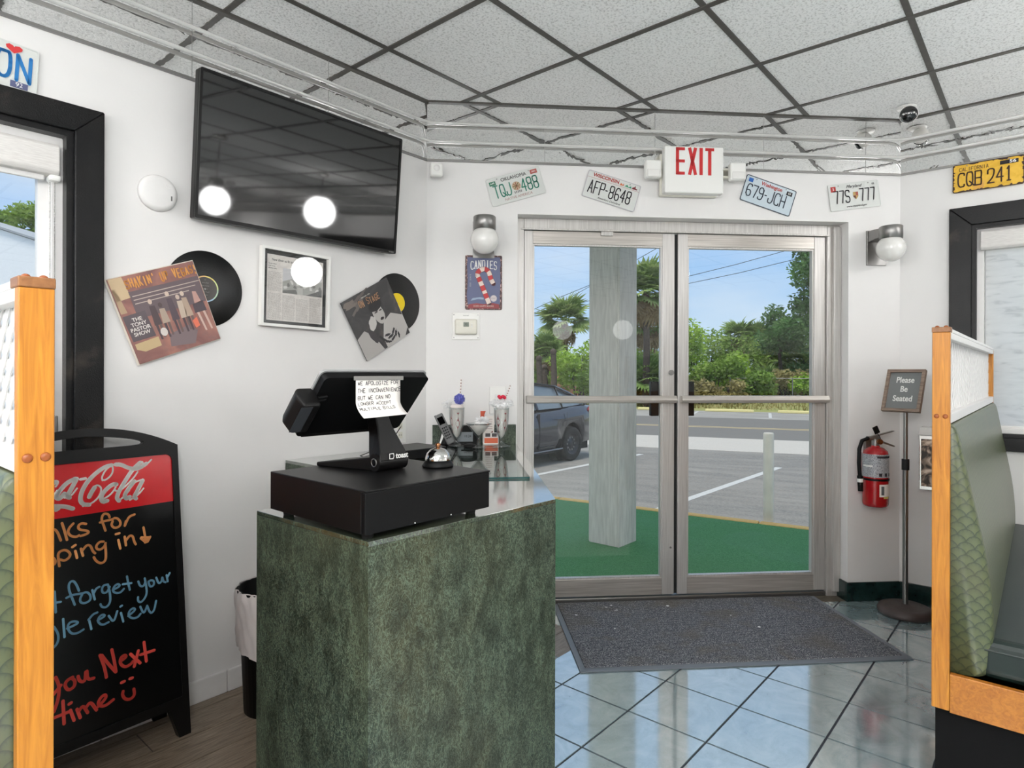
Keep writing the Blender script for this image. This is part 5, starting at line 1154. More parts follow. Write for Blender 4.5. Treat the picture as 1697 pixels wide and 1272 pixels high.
fab = t0.mix(t0.ramp(t0.math('MULTIPLY', ray_, t0.math('SUBTRACT', rad, .35)), [(.18, (0, 0, 0, 1)), (.5, (.55, .55, .55, 1))]), base_c, lin((56, 68, 48)))
fab = t0.mix(t0.ramp(t0.noise(t0.coord(), 5, 3), [(.5, (0, 0, 0, 1)), (.8, (.35, .35, .35, 1))]), fab, lin((106, 96, 66)))
t0.set(Base_Color=fab, Roughness=.42); t0.b.inputs['Coat Weight'].default_value = .35; t0.b.inputs['Coat Roughness'].default_value = .3; M['fan'] = t0.m
def booth(name, lb, T, L, s):
    """x runs from the aisle to the wall, the bench is on the side s of the partition"""
    t_ = thing(name, lb, 'booth', T)
    def bx_(nm, m, x0, x1, y0, y1, z0, z1, bv=0, seg=2):
        y0, y1 = sorted((y0 * s, y1 * s)); return box(nm, m, t_, x0, x1, y0, y1, z0, z1, bv, seg=seg)
    bx_('end_post', M['oak'], 0, .022, -.0225, .0225, .295, 1.424, .002)
    bx_('post_cap', M['oakcap'], -.002, .045, -.0235, .0235, 1.424, 1.440, .002)
    for y in (-.011, .011):
        MB().sphere((0, 0, 0), .0062, 14, 8, sc=(1, 1, .8)).build('wood_plug', M['plug'], t_, Matrix.Translation((.012, y, 1.440)))
        MB().sphere((0, 0, 0), .0070, 14, 8, sc=(.6, 1, 1)).build('wood_plug', M['plug'], t_, Matrix.Translation((0, y, 1.172)))
    bx_('end_post', M['oak'], L - .024, L - .002, -.0225, .0225, .295, 1.424, .002)
    bx_('top_rail', M['trimwhite'], .0222, L - .0242, -.0225, .0225, 1.404, 1.4238, .002)
    bx_('bottom_rail', M['trimwhite'], .0222, L - .0242, -.0225, .0225, 1.150, 1.180, .002)
    bx_('top_trim', M['trimwhite'], .0455, L - .0025, -.0225, .0225, 1.4242, 1.436, .002)
    p_ = .056; X0, X1, Z0, Z1 = .023, L - .025, 1.180, 1.404; hw = .0100
    for dr in (1, -1):
        k0 = int((X0 - .3) / p_); 
        for k in range(k0, int((X1 + .3) / p_) + 1):
            xc = k * p_; q = [(xc - hw * 1.414, Z0), (xc + hw * 1.414, Z0), (xc + hw * 1.414 + dr * (Z1 - Z0), Z1), (xc - hw * 1.414 + dr * (Z1 - Z0), Z1)]
            q = clip(clip(q, (X0, 0), (1, 0)), (X1, 0), (-1, 0))
            if len(q) > 2 and area(q) > 2e-5: MB().prism(q, -.0026 if dr > 0 else .0001, -.0001 if dr > 0 else .0026, 'xz').build('lattice_slat', M['trimwhite'], t_)
    bx_('partition_board', M['oakh'], .0222, L - .0242, -.0215, .012, .31, 1.150)
    bx_('base_rail', M['oakh'], .001, .022, .023, .62, .290, .405, .002)
    bx_('side_rail', M['oakh'], .022, L - .003, .60, .62, .290, .405, .002)
    bx_('kick_base', M['kick'], .05, L - .003, -.018, .56, 0, .292)
    prof = [(.0, 1.146), (.014, 1.147), (.026, 1.130), (.040, 1.06), (.058, .96), (.080, .85), (.100, .74), (.112, .62), (.114, .52), (.104, .43), (.086, .405), (0, .405)]
    prof = smooth_line(prof, 2); sts = [(.0235, .80, .012), (.027, .93, .004), (.034, .985, .001), (.05, 1, 0), (L * .5, 1, 0), (L - .03, 1, 0), (L - .004, .97, .002)]
    vs = []; k = len(prof)
    for x, sc_, dz in sts: vs += [(x, s * (.0128 + w * sc_ * (1 - .10 * (x / L))), z - dz * (z - .40)) for w, z in prof]
    fs = [(i * k + q, i * k + (q + 1) % k, (i + 1) * k + (q + 1) % k, (i + 1) * k + q) for i in range(len(sts) - 1) for q in range(k)] + [tuple(range(k)), tuple(range((len(sts) - 1) * k, len(sts) * k))[::-1]]
    MB().add(vs, fs, True).build('back_cushion', M['fan'], t_)
    bx_('seat_cushion', M['vinyl_green'], .026, L - .004, .085, .64, .407, .525, .03, 4)
    bx_('seat_welt', M['vinyl_green'], .024, L - .004, .10, .643, .490, .497, .003)
    return t_
booth('booth_bench', 'right booth end with orange oak post, white lattice and green fan fabric bench', Matrix.Translation(lw(.002, 2.3005)) @ Matrix.Rotation(ANG['L'], 4, 'Z'), UR - .004, -1)
booth('booth_bench', 'left foreground booth end with orange oak post and white lattice', Matrix.Translation(lw(-2.0175, 1.405)) @ Matrix.Rotation(ANG['L'] + pi / 2, 4, 'Z'), 1.403, 1)

# ------------------------------------------------------------------ please be seated stand
t_ = thing('sign_stand', 'please be seated sign on a slim metal stand with round base', 'sign', Matrix.Translation((2.128, 3.395, 0)))
MB().lathe([(0, 0), (.122, 0), (.132, .010), (.134, .022), (.124, .040), (.104, .048), (.098, .046), (.090, .050), (.080, .048), (.072, .052), (.060, .050), (.052, .054), (.036, .052), (.022, .058), (.0, .058)], 48).build('base', plain('worn_base', (74, 64, 62), .45, var=.2, vs=20), t_)
MB().cyl((0, 0, .055), (0, 0, .80), .0135, n=20).cyl((0, 0, .80), (0, 0, 1.13), .0105, n=20).build('pole', M['greymetal'], t_)
MB().cyl((0, 0, .780), (0, 0, .838), .0185, n=20).build('collar', M['rubber'], t_, bevel=.002)
SG = Matrix.Translation((-.008, .0, 1.205)) @ Matrix.Rotation(radians(-53), 4, 'Z') @ Matrix.Rotation(radians(-21), 4, 'X')
MB().box(-.010, .010, .004, .014, -.11, -.02, T=SG).build('bracket', M['greymetal'], t_)
for q in ([(-.094, -.120), (.094, -.120), (.078, -.104), (-.078, -.104)], [(.094, -.120), (.094, .120), (.078, .104), (.078, -.104)], [(.094, .120), (-.094, .120), (-.078, .104), (.078, .104)], [(-.094, .120), (-.094, -.120), (-.078, -.104), (-.078, .104)]):
    MB().prism(q, -.018, .006, 'xz').build('frame_rail', M['walnut'], t_, SG, .0008)
MB().box(-.078, .078, -.006, -.002, -.104, .104).build('letter_board', flat('board_grey', (122, 124, 124), .3), t_, SG)
for s_, z in (('Please', .060), ('Be', .008), ('Seated', -.046)):
    o = text('lettering', s_, M['white'], t_, 0, 0, .046, y=0, sx=.78, bold=.0009); o.matrix_local = SG @ Matrix.Translation((.0, -.0068, z))
    for x in ((-.050, -.030) if s_ == 'Please' else ()): pass

# ------------------------------------------------------------------ door mat with scraps on it
t_ = thing('door_mat', 'dark grey ribbed door mat with rubber border before the glass doors', 'door mat', wallM('D'))
box('border', M['matedge'], t_, .700, 2.236, -.726, .078, .0008, .006, .002)
box('carpet', M['matrib'], t_, .728, 2.205, -.690, .076, .004, .011, .002)
rr = random.Random(11)
SCR = ((1.02, .01, 'near the left door, farthest of three'), (.985, -.015, 'near the left door, middle of three'), (1.03, -.06, 'near the left door, nearest of three'), (.96, -.30, 'left of its middle'), (1.33, -.02, 'by the door gap'), (.80, -.11, 'by the counter corner'), (1.62, -.18, 'right of its middle'), (1.70, -.34, 'toward its right front'))
for k, (x, y, wh) in enumerate(SCR):
    s = rr.uniform(.006, .012); mb = MB(); a = rr.uniform(0, 3)
    P = [(cos(a + q * 1.05) * s * rr.uniform(.5, 1.6), sin(a + q * 1.05) * s * rr.uniform(.4, 1.0)) for q in range(6)]
    mb.add([(p[0], p[1], .0003 + rr.uniform(0, .003)) for p in P], [(0, 1, 2), (0, 2, 3), (0, 3, 4), (0, 4, 5)]); o = mb.build('paper_scrap', M['feather'], None, wallM('D', x, .0113, -y if False else -y))
    so = o.modifiers.new('s', 'SOLIDIFY'); so.thickness = .0005
    tag(o, 'pale paper scrap on the dark mat ' + wh, 'litter', 'paper scraps on the door mat')

# ------------------------------------------------------------------ outside: walkway, canopy, lot, road
GZ_ = -.20
DM = wallM('D')
wk = struct(MB().prism([(-3, 8.767), (5.6, 3.461), (4.6, 2.3), (2.6, 3.7), (-.4, 3.60), (-3, 3.6)], -.12, -.03).build('walkway', M['turf']))
KD = Vector((.851, -.525, 0)); KA = Vector((.487, 6.62, 0))
kb = thing('kerb', 'yellow painted kerb along the green walkway', 'kerb', Matrix.Translation(KA) @ Matrix.Rotation(atan2(KD.y, KD.x), 4, 'Z'))
for k in range(-2, 3): box('kerb_section', M['yellow'], kb, k * 2.0 + .004, k * 2.0 + 1.996, -.03, .075, GZ_ - .02, -.022, .012)
cn = struct(MB().prism([(-3, 7.75), (5.6, 2.45), (4.6, 2.3), (2.6, 3.9), (-.4, 3.60), (-3, 3.6)], 3.0, 3.18).build('canopy', M['trimwhite']))
struct(MB().box(-.4, DLEN + .3, .0, .22, 2.95, 3.2).build('trim_2', M['trimwhite'], None, DM))
cl = thing('porch_column', 'square grey boarded porch column standing on the green walkway', 'column', Matrix.Translation((.8165, 4.776, -.03)) @ Matrix.Rotation(ANG['L'], 4, 'Z'))
# corner nearest the camera is the origin: one side runs to the right and away, the other to the left and away
for nm, a in (('board', (0, .262, 0, .016)), ('board', (0, .016, .0165, .270)), ('board', (.0165, .262, .270, .286)), ('board', (.246, .262, .0165, .2695))):
    MB().box(*a, .0, 3.03).build(nm, M['colwood'], cl, bevel=.003)
MB().box(.012, .25, .012, .274, -.001, .012).build('plinth', M['dirtygrout'], cl)
bo = thing('bollard', 'round pale grey steel bollard behind the yellow kerb', 'bollard', Matrix.Translation((2.295, 5.615, GZ_)))
MB().lathe([(.045, 0), (.045, .955), (.040, .968), (.0, .972)], 28).build('pipe', M['bollard'], bo); MB().lathe([(.0, .0), (.062, .0), (.058, .008), (0, .010)], 24).build('collar', M['asphalt'], bo)
lot = struct(MB().prism([(-60, 2.2), (60, 2.2), (60, 12), (-60, 12)], -.6, GZ_).build('parking_lot', M['asphalt']))
RDIR = Vector((cos(radians(-22)), sin(radians(-22)), 0)); RN = Vector((-RDIR.y, RDIR.x, 0))
RO = Vector((2.45, 12.75, 0))
RM = Matrix.Translation(RO) @ Matrix.Rotation(radians(-22), 4, 'Z')
struct(MB().box(-90, 90, -14, 0, -.55, GZ_ + .001).build('parking_lot', M['asphalt'], None, RM))
struct(MB().box(-90, 90, 0, 2.5, -.5, GZ_ + .006).build('path', M['apron'], None, RM))
rd = struct(MB().box(-90, 90, 2.5, 9.3, -.5, GZ_ + .002).build('road', M['road'], None, RM))
for yy in (5.35, 5.62): MB().box(-90, 90, yy, yy + .10, GZ_ + .002, GZ_ + .005).build('centre_line', M['yellowline'], rd)
fl = struct(MB().box(-90, 90, 9.3, 13.2, -.5, GZ_ + .004).build('far_lot', M['farlot'], None, RM))
for k in range(-8, 12): MB().box(k * 2.6, k * 2.6 + .10, 9.9, 12.6, GZ_ + .004, GZ_ + .007).build('parking_stripe', M['stripe'], fl)
for k in range(-9, 9):
    p = Vector((.433, 9.29, 0)) + E2 * 2.45 * k
    T = Matrix.Translation(p) @ Matrix.Rotation(ANG['L'], 4, 'Z')
    if -2 <= k <= 4: MB().box(-1.9 if k else -1.5, 3.0, -.05, .05, GZ_ + .001, GZ_ + .004).build('parking_stripe', M['stripe'], lot, T)
for k, wh in ((-1, 'hidden mostly behind the left door stile'), (0, 'just left of the meeting door stiles'), (1, 'in the left half of the right door'), (2, 'in the right half of the right door'), (3, 'past the right door jamb')):
    T = RM @ Matrix.Translation((k * 2.62 + 1.2, 12.9, GZ_ + .004)) @ Matrix.Rotation(radians(2 * sin(k * 5)), 4, 'Z')
    o = MB().prism([(-.9, 0), (.9, 0), (.88, .10), (-.88, .10)], -.07, .07, 'xz').build('wheel_stop', M['stopyellow'], None, T, .02)
    tag(o, 'pale yellow wheel stop across the road, ' + wh, 'wheel stop', 'wheel stops across the road')
# verge that rises to the trees, and the straw bank on the left
vg = [(-90, 13.2, GZ_), (90, 13.2, GZ_), (-90, 20, .05), (90, 20, .05), (-90, 60, .6), (90, 60, .6)]
struct(MB().add([(a, b, c + .002) for a, b, c in vg], [(0, 1, 3, 2), (2, 3, 5, 4)]).build('verge', M['verge'], None, RM))
n = 14; vs = []
for i in range(n + 1):
    for j in range(n + 1):
        u = i / n; v_ = j / n; x = -6 + 11.5 * u; y = 30 + 14 * v_
        vs.append((x, y, .0 + 1.9 * (v_ ** .8) * (sin(pi * min(1, u * 1.0)) ** .5 if 0 < u < 1 else 0) - .15))
struct(MB().add(vs, [(i * (n + 1) + j, (i + 1) * (n + 1) + j, (i + 1) * (n + 1) + j + 1, i * (n + 1) + j + 1) for i in range(n) for j in range(n)], True).build('straw_bank', M['straw']))
# grass tufts along the verge
rr = random.Random(21); mb = MB()
for k in range(5200):
    x = rr.uniform(-12, 24); y = 14.2 + rr.random() ** 1.6 * 7; b = RM @ Vector((x, y, (.05 - GZ_) * (y - 13.2) / 6.8 + GZ_ if y < 20 else .06)); h = rr.uniform(.08, .30) * (1.5 if y > 18 else 1); a = rr.uniform(0, 6.28); w = .03
    d = Vector((cos(a), sin(a), 0)); mb.add([b - d * w, b + d * w, b + Vector((rr.uniform(-.1, .1), rr.uniform(-.1, .1), h))], [(0, 1, 2)])
o = stuff(mb.build('tall_grass', M['leaf_dry'])); o['label'] = 'dry tall grass growing along the verge under the trees'; o['category'] = 'grass'
# chain-link fence at the foot of the trees
fn = thing('chain_link_fence', 'low grey chain-link fence in front of the shrubs', 'fence', RM @ Matrix.Translation((0, 17.6, -.05)))
for k in range(0, 9): MB().cyl((k * 2.6 + 1, 0, 0), (k * 2.6 + 1, 0, 1.15), .025, n=8).build('post', M['greymetal'], fn)
MB().cyl((1, 0, 1.12), (21.8, 0, 1.12), .018, n=8).build('top_rail', M['greymetal'], fn)
mb = MB()
for k in range(170):
    x = 1 + k * .12
    for d in (1, -1):
        x2 = x + d * 1.08
        if 1 <= x2 <= 21.8: mb.tube([(x, 0, .04), (x2, 0, 1.12)], .0022, 3, caps=False)
stuff(mb.build('mesh_wire', M['greymetal'], fn))
# far tan wall with white coping
t_ = thing('garden_wall', 'low tan wall with white coping behind the palms on the left', 'wall', Matrix.Translation((1.2, 45, 1.2)))
box('wall_body', M['stucco'], t_, -3.2, 1.9, 0, .25, -1.3, .95); box('coping', M['trimwhite'], t_, -3.3, 2.0, -.06, .31, .95, 1.05, .01)
# slim white marker post
t_ = thing('marker_post', 'slim white marker post beyond the parked car', 'post', Matrix.Translation((2.18, 19.6, GZ_)))
MB().cyl((0, 0, 0), (0, 0, .62), .04, .035, n=12).build('post', M['white'], t_); MB().lathe([(0, .66), (.035, .62), (.03, .60)], 12).build('cap', M['white'], t_)

# ------------------------------------------------------------------ plants
def leaves(name, mat, par, blobs, n, size, seed, stuff_=True):
    rr = random.Random(seed); mb = MB(); tot = sum(b[3] * b[4] * b[5] for b in blobs)
    for (cx, cy, cz, rx, ry, rz) in blobs:
        m = max(30, int(n * rx * ry * rz / tot))
        for _ in range(m):
            d = Vector((rr.gauss(0, 1), rr.gauss(0, 1), rr.gauss(0, 1))).normalized() * (rr.random() ** .33) ; d *= rr.uniform(.75, 1.08)
            p = Vector((cx + d.x * rx, cy + d.y * ry, cz + d.z * rz)); s = size * rr.uniform(.6, 1.35)
            a = Vector((rr.gauss(0, 1), rr.gauss(0, 1), rr.gauss(0, .6))).normalized(); b = a.orthogonal().normalized().lerp(a.cross(a.orthogonal()).normalized(), rr.random()).normalized()
            mb.add([p - a * s, p + b * s * .45, p + a * s, p - b * s * .45], [(0, 1, 2, 3)])
    o = mb.build(name, mat, par)
    return stuff(o) if stuff_ else o
def shrub(lb, x, y, h, w, mat, seed, n=1500, size=.13, group=None):
    z0 = .0 if y < 40 else .3
    t_ = thing('shrub', lb, 'shrub', Matrix.Translation((x, y, z0)), group); rr = random.Random(seed); bl = []
    for k in range(7): q = rr.uniform(.30, .52); bl.append((rr.uniform(-.5, .5) * w, rr.uniform(-.35, .35) * w, h * rr.uniform(.25, .80), w * q, w * q * .8, h * rr.uniform(.18, .30)))
    leaves('foliage', M[mat], t_, bl, n, size, seed)
    mb = MB()
    for k in range(5): mb.tube([(rr.uniform(-.1, .1), rr.uniform(-.1, .1), -.3), (rr.uniform(-.3, .3) * w, rr.uniform(-.2, .2) * w, h * .7)], [.05, .015], 5)
    mb.build('stems', M['bark'], t_)
    return t_
def tree(lb, x, y, zb, trunk_h, blobs, mat, seed, n, size, r=.2, cat='tree'):
    t_ = thing('tree', lb, cat, Matrix.Translation((x, y, zb)))
    leaves('crown', M[mat], t_, blobs, n, size, seed)
    mb = MB(); mb.tube([(0, 0, -.3), (.05, 0, trunk_h * .5), (-.05, .05, trunk_h)], [r, r * .8, r * .6], 9); mb.build('trunk', M['bark'], t_)
    for b in blobs: MB().tube([(-.02, .02, trunk_h * .8), (b[0] * .5, b[1] * .5, (trunk_h + b[2]) / 2 + .1), (b[0], b[1], b[2])], [r * .5, r * .3, r * .1], 6).build('branch', M['bark'], t_)
    return t_
FRM = {}
def frond_mesh(mat, R, droop, seed):
    """fan palm leaf: petiole and a folded fan of blades"""
    mb = MB(); mb.tube([(0, 0, 0), (R * .3, 0, R * .06), (R * .55, 0, R * .02)], [.02, .016, .012], 4)
    rr = random.Random(seed); n = 16
    for k in range(n):
        a = radians(-100 + 200 * k / (n - 1)); l = R * .62 * (1 - .18 * abs(k - n / 2) / n * 2) * rr.uniform(.9, 1.08); c = Vector((R * .5, 0, R * .02))
        d = Vector((cos(a), sin(a), 0)); sd_ = Vector((-sin(a), cos(a), 0)); w = .055 * R
        m1 = c + d * l * .55 + Vector((0, 0, -.02 * R)); tp = c + d * l + Vector((0, 0, -droop * R * rr.uniform(.7, 1.3)))
        up = Vector((0, 0, .02 * R))
        mb.add([c, m1 + sd_ * w, m1 + up, m1 - sd_ * w, tp], [(0, 1, 2), (0, 2, 3), (1, 4, 2), (2, 4, 3)])
    return mb.mesh('frond', mat)
def palm(lb, x, y, zb, h, R, n, seed, mat='frond', dry=8, tr=.14, bare=False):
    t_ = thing('palm_tree', lb, 'palm tree', Matrix.Translation((x, y, zb))); rr = random.Random(seed)
    if h > .3:
        mb = MB(); P = [(0, 0, -.3), (.04, .02, h * .5), (.0, .0, h)]; mb.tube(P, [tr * 1.15, tr, tr * .95], 10)
        mb.build('trunk', M['palmbark'], t_)
        for k in range(10):
            a = k * 2.4; z = h * .62 + k * h * .035; MB().add([(cos(a) * tr * .9 - sin(a) * .05, sin(a) * tr * .9 + cos(a) * .05, z), (cos(a) * tr * .9 + sin(a) * .05, sin(a) * tr * .9 - cos(a) * .05, z), (cos(a) * tr * 1.9, sin(a) * tr * 1.9, z + .28)], [(0, 1, 2)]).build('leaf_boot', M['palmbark'], t_)
    me = frond_mesh(M[mat], R, .12, seed); md = frond_mesh(M['frond_dry'], R * .9, .3, seed + 1)
    for k in range(n + dry):
        isdry = k >= n; a = k * 2.39996 + rr.uniform(-.2, .2); el = radians(78 - 108 * (k / n) ** .9) if not isdry else radians(rr.uniform(-75, -45))
        o = bpy.data.objects.new('frond', md if isdry else me)
        T = Matrix.Translation((0, 0, h)) @ Matrix.Rotation(a, 4, 'Z') @ Matrix.Rotation(-el, 4, 'Y') @ Matrix.Rotation(rr.uniform(-.4, .4), 4, 'X') @ Matrix.Scale(rr.uniform(.8, 1.1), 4)
        link(o, t_, T)
    return t_
def wx(px, y): return (px - 848.5) / 1041 * y
palm('tall fan palm with full round crown left of the porch column', 2.86, 34, .9, 3.2, 1.55, 34, 1)
palm('fan palm with drooping crown at the left edge of the doors', 1.75, 32.5, .6, 1.75, 1.15, 26, 2)
palm('short fan palm behind the dark trunks on the left', 2.25, 37, 1.0, 1.2, 1.2, 22, 3)
palm('tallest fan palm just right of the porch column', 5.75, 27, .1, 4.6, 1.55, 38, 4, dry=16)
palm('second fan palm right of the porch column, lower crown', 6.2, 29, .1, 3.5, 1.35, 30, 5, dry=10)
palm('low yellow-green palmetto right of the porch column', 6.0, 27.5, .0, .9, 1.2, 26, 6)
palm('twin fan palm showing above the middle shrubs, left one', 13.0, 36, .4, 2.9, 1.25, 28, 7)
palm('twin fan palm showing above the middle shrubs, right one', 14.1, 36.5, .4, 2.8, 1.25, 28, 8)
palm('palmetto with long arching leaves in the right-hand shrubs', 14.6, 33, .3, 1.5, 1.6, 30, 9)
palm('small palmetto at the foot of the right-hand shrubs', 12.3, 30.5, .2, .5, 1.1, 20, 10)
palm('dry-skirted palmetto beside the porch column', 4.1, 29.5, .1, .8, 1.2, 16, 12, dry=14)
for k, (px, y, h) in enumerate(((893, 29.5, 1.9), (917, 29, 2.2), (902, 30.5, 1.5))):
    t_ = thing('bare_palm', ('dark bare palm stem at the left edge of the doors', 'tallest dark bare palm stem on the straw bank', 'short dark stem between the two bare palm stems')[k], 'palm tree', Matrix.Translation((wx(px, y), y, .05)))
    MB().tube([(0, 0, -.4), (.04, 0, h * .5), (.0, .02, h)], [.16, .14, .12], 9).build('trunk', M['palmbark'], t_)
    MB().sphere((0, 0, h), .16, 8, 6).build('top', M['palmbark'], t_)
rows = [(955, 30, 3.0, 1.5, 'leaf_bright', 'bright green shrub left of the porch column'), (968, 28, 1.5, 1.2, 'leaf_mid', 'low mid-green shrub behind the parked car'), (905, 38, 2.3, 1.8, 'leaf_dark', 'dark shrub behind the leftmost palm'), (886, 31, 1.4, 1.0, 'leaf_mid', 'small shrub at the left edge of the doors above the car'),
        (1000, 34, 3.0, 2.2, 'leaf_mid', 'mid-green shrub hidden mostly by the porch column'), (1060, 31, 3.1, 1.6, 'leaf_bright', 'bright shrub at the right side of the porch column'), (1095, 30, 3.0, 1.7, 'leaf_mid', 'mid-green shrub behind the middle door stiles'), (1085, 27.5, 1.2, 1.2, 'leaf_dry', 'dry brush right of the porch column'),
        (1150, 31, 4.0, 1.6, 'leaf_bright', 'bright green shrub at the left edge of the right door'), (1165, 35, 4.1, 2.2, 'leaf_mid', 'tall loose shrub behind the bright one in the right door'), (1185, 29, 2.1, 1.6, 'leaf_mid', 'rounded shrub low in the left part of the right door'), (1205, 36, 3.9, 2.4, 'leaf_mid', 'tall shrub left of the twin palms'),
        (1228, 31, 2.5, 1.7, 'leaf_bright', 'bright yellow-green bush in the middle of the right door'), (1262, 34, 3.4, 2.2, 'leaf_mid', 'mid-green shrub right of the twin palms'), (1250, 28.5, 1.5, 1.4, 'leaf_mid', 'low bush by the fence in the middle of the right door'), (1290, 33, 2.8, 2.0, 'leaf_mid', 'shrub below the dark tree on the right'),
        (1300, 29, 1.5, 1.5, 'leaf_dry', 'dry brush by the fence under the dark tree'), (1330, 31, 2.8, 2.0, 'leaf_dark', 'dark shrub at the right edge of the right door'), (1340, 28.5, 1.3, 1.4, 'leaf_bright', 'small yellow-green bush at the right edge of the right door'), (1380, 32, 3.0, 2.2, 'leaf_mid', 'shrub just past the right edge of the right door'),
        (1160, 28, 1.2, 1.3, 'leaf_dry', 'dry brush low at the left edge of the right door'), (1210, 28, 1.0, 1.3, 'leaf_dry', 'low dry brush between the rounded shrub and the low bush'), (1430, 32, 3.4, 2.4, 'leaf_dark', 'dark shrub out to the right beyond the wall'), (850, 36, 3.0, 2.4, 'leaf_mid', 'shrub out to the left beyond the wall'), (820, 32, 2.6, 2.2, 'leaf_dark', 'dark shrub farthest left beyond the wall')]
side = [(790, 33, 3.6, 2.6, 'leaf_mid'), (745, 31, 2.4, 2.2, 'leaf_bright'), (700, 35, 4.2, 3.0, 'leaf_dark'), (640, 33, 3.4, 2.8, 'leaf_mid'), (570, 34, 4.4, 3.2, 'leaf_dark'), (1490, 31, 3.2, 2.4, 'leaf_mid'), (1550, 33, 4.2, 3.0, 'leaf_dark'), (1620, 31, 3.4, 2.8, 'leaf_mid'), (1700, 33, 4.4, 3.2, 'leaf_dark')]
wh_l = ['just left of', 'second to the left of', 'third to the left of', 'fourth to the left of', 'fifth to the left of', 'just right of', 'second to the right of', 'third to the right of', 'fourth to the right of']
nm_c = {'leaf_mid': 'mid-green', 'leaf_bright': 'bright green', 'leaf_dark': 'dark green'}
rows += [(px, y, h, w, mt, nm_c[mt] + ' roadside bush ' + wh_l[k] + ' the view through the doors') for k, (px, y, h, w, mt) in enumerate(side)]
for k, (px, y, h, w, mt, lb) in enumerate(rows): shrub(lb, wx(px, y), y, h, w, mt, 50 + k, 2400 if mt != 'leaf_dry' else 1300, .105 if mt != 'leaf_dry' else .09)
y = 29
tree('large dark green tree rising at the right edge of the right door', wx(1378, y), y, .1, 3.0, [(-.9, 0, 5.8, 1.1, 1.1, .9), (-.2, .3, 6.8, 1.5, 1.3, 1.1), (.9, 0, 5.4, 1.5, 1.3, 1.2), (-.9, .2, 4.4, 1.0, 1.1, .8), (.1, 0, 4.2, 1.4, 1.2, 1.0), (-1.5, .3, 3.3, 1.2, 1.1, .7), (0, 0, 2.6, 1.6, 1.2, .9)], 'leaf_dark', 5, 11000, .12, .22)
tree('small dark tree with pointed top left of the large dark tree', wx(1293, 31), 31, .1, 2.4, [(-.3, 0, 3.9, .65, .6, .75), (.5, .1, 3.5, .8, .7, .6), (.0, 0, 2.8, 1.3, 1.0, .7)], 'leaf_dark', 6, 3000, .11, .12)
# seen through the left window
tree('spreading pine above the white building in the left window', -15.6, 21, 0, 4.2, [(-1.4, 0, 5.1, 1.0, 1.0, .38), (-.3, 0, 5.75, .9, .9, .4), (.4, .3, 5.3, 1.0, .9, .35), (.9, -.2, 4.7, .8, .7, .3), (-.6, .2, 4.6, .9, .8, .25)], 'leaf_mid', 8, 5200, .10, .16).location.z = .75
tree('tree behind the white building at the left edge of the left window', -17.9, 21.5, 0, 4.0, [(0, 0, 5.6, .9, .9, .5), (-1.0, 0, 5.2, 1.1, .9, .5), (.4, 0, 4.9, .8, .7, .4)], 'leaf_mid', 9, 3600, .10, .16).location.z = .8
t_ = thing('white_building', 'plain white gabled building outside the left window', 'building', Matrix.Translation((-7.76, 10, GZ_)))
MB().prism([(-4.6, 0), (1.9, 0), (1.9, 3.02), (-2.6, 4.47), (-4.6, 3.83)], 0, 5.0, 'xz').build('wall_body', M['siding'], t_)
for a, b in (((-2.6, 4.475), (2.0, 3.0)), ((-2.6, 4.475), (-4.7, 3.80))):
    MB().prism([a, b, (b[0], b[1] + .035), (a[0], a[1] + .035)], -.04, 5.1, 'xz').build('roof_slope', flat('roof_edge_grey', (168, 170, 172)), t_)
# wires
def wire(lb, pts):
    P = [Vector((wx(px, y), y, 1.3 + (617 - py) / 1041 * y)) for px, py, y in pts]; d0 = (P[0] - P[1]).normalized(); d1 = (P[-1] - P[-2]).normalized()
    P = [P[0] + d0 * 30] + P + [P[-1] + d1 * 30]
    tag(MB().tube(P, .014, 5).build('utility_wire', M['rubber']), lb, 'wire')
wire('upper thin utility wire left of the porch column', [(883, 513, 36), (928, 492, 35), (972, 474, 34)]); wire('lower thin utility wire left of the porch column', [(883, 519, 37), (930, 501, 35.5), (972, 477, 34)])
wire('upper thin utility wire across the sky in the right door', [(1140, 457, 33), (1220, 437, 31.5), (1302, 414, 30)]); wire('lower thin utility wire across the sky in the right door', [(1140, 469, 33), (1225, 451, 31.5), (1310, 430, 30)])

# ------------------------------------------------------------------ parked car
SC = .93
hd_ = -E1; cw = Vector((.98, 10.77, 0)) + E1 * (-1.3 * SC) - E2 * .76 * SC
CM = Matrix.Translation((cw.x, cw.y, GZ_)) @ Matrix.Rotation(atan2(hd_.y, hd_.x), 4, 'Z') @ Matrix.Scale(SC, 4)
car = thing('car', 'dark blue-grey sedan parked beyond the porch column', 'car', CM)
st = [(-2.20, .60, .80, .42), (-2.15, .74, .96, .34), (-1.98, .81, 1.03, .28), (-1.7, .835, 1.04, .26), (-1.3, .855, 1.02, .24), (-.8, .86, .98, .22), (0, .86, .95, .20), (.7, .86, .93, .20), (1.15, .85, .94, .22), (1.6, .83, .86, .24), (1.95, .78, .76, .28), (2.12, .66, .66, .34)]
vs = []
for x, w, zt, zb in st:
    belt = zt - .07
    half = [(0, zb), (w * .82, zb), (w * .95, zb + .05), (w, zb + (belt - zb) * .30), (w * 1.0, zb + (belt - zb) * .62), (w * .985, zb + (belt - zb) * .80), (w * .955, belt), (w * .86, zt - .02), (0, zt + .02)]
    vs += [(x, y, z) for y, z in half] + [(x, -y, z) for y, z in half[-2:0:-1]]
k = 16
fs = [(i * k + q, i * k + (q + 1) % k, (i + 1) * k + (q + 1) % k, (i + 1) * k + q) for i in range(len(st) - 1) for q in range(k)] + [tuple(range(k)), tuple(range((len(st) - 1) * k, len(st) * k))[::-1]]
body = MB().add(vs, fs, True).build('body', M['carpaint'], car)
cut = MB()
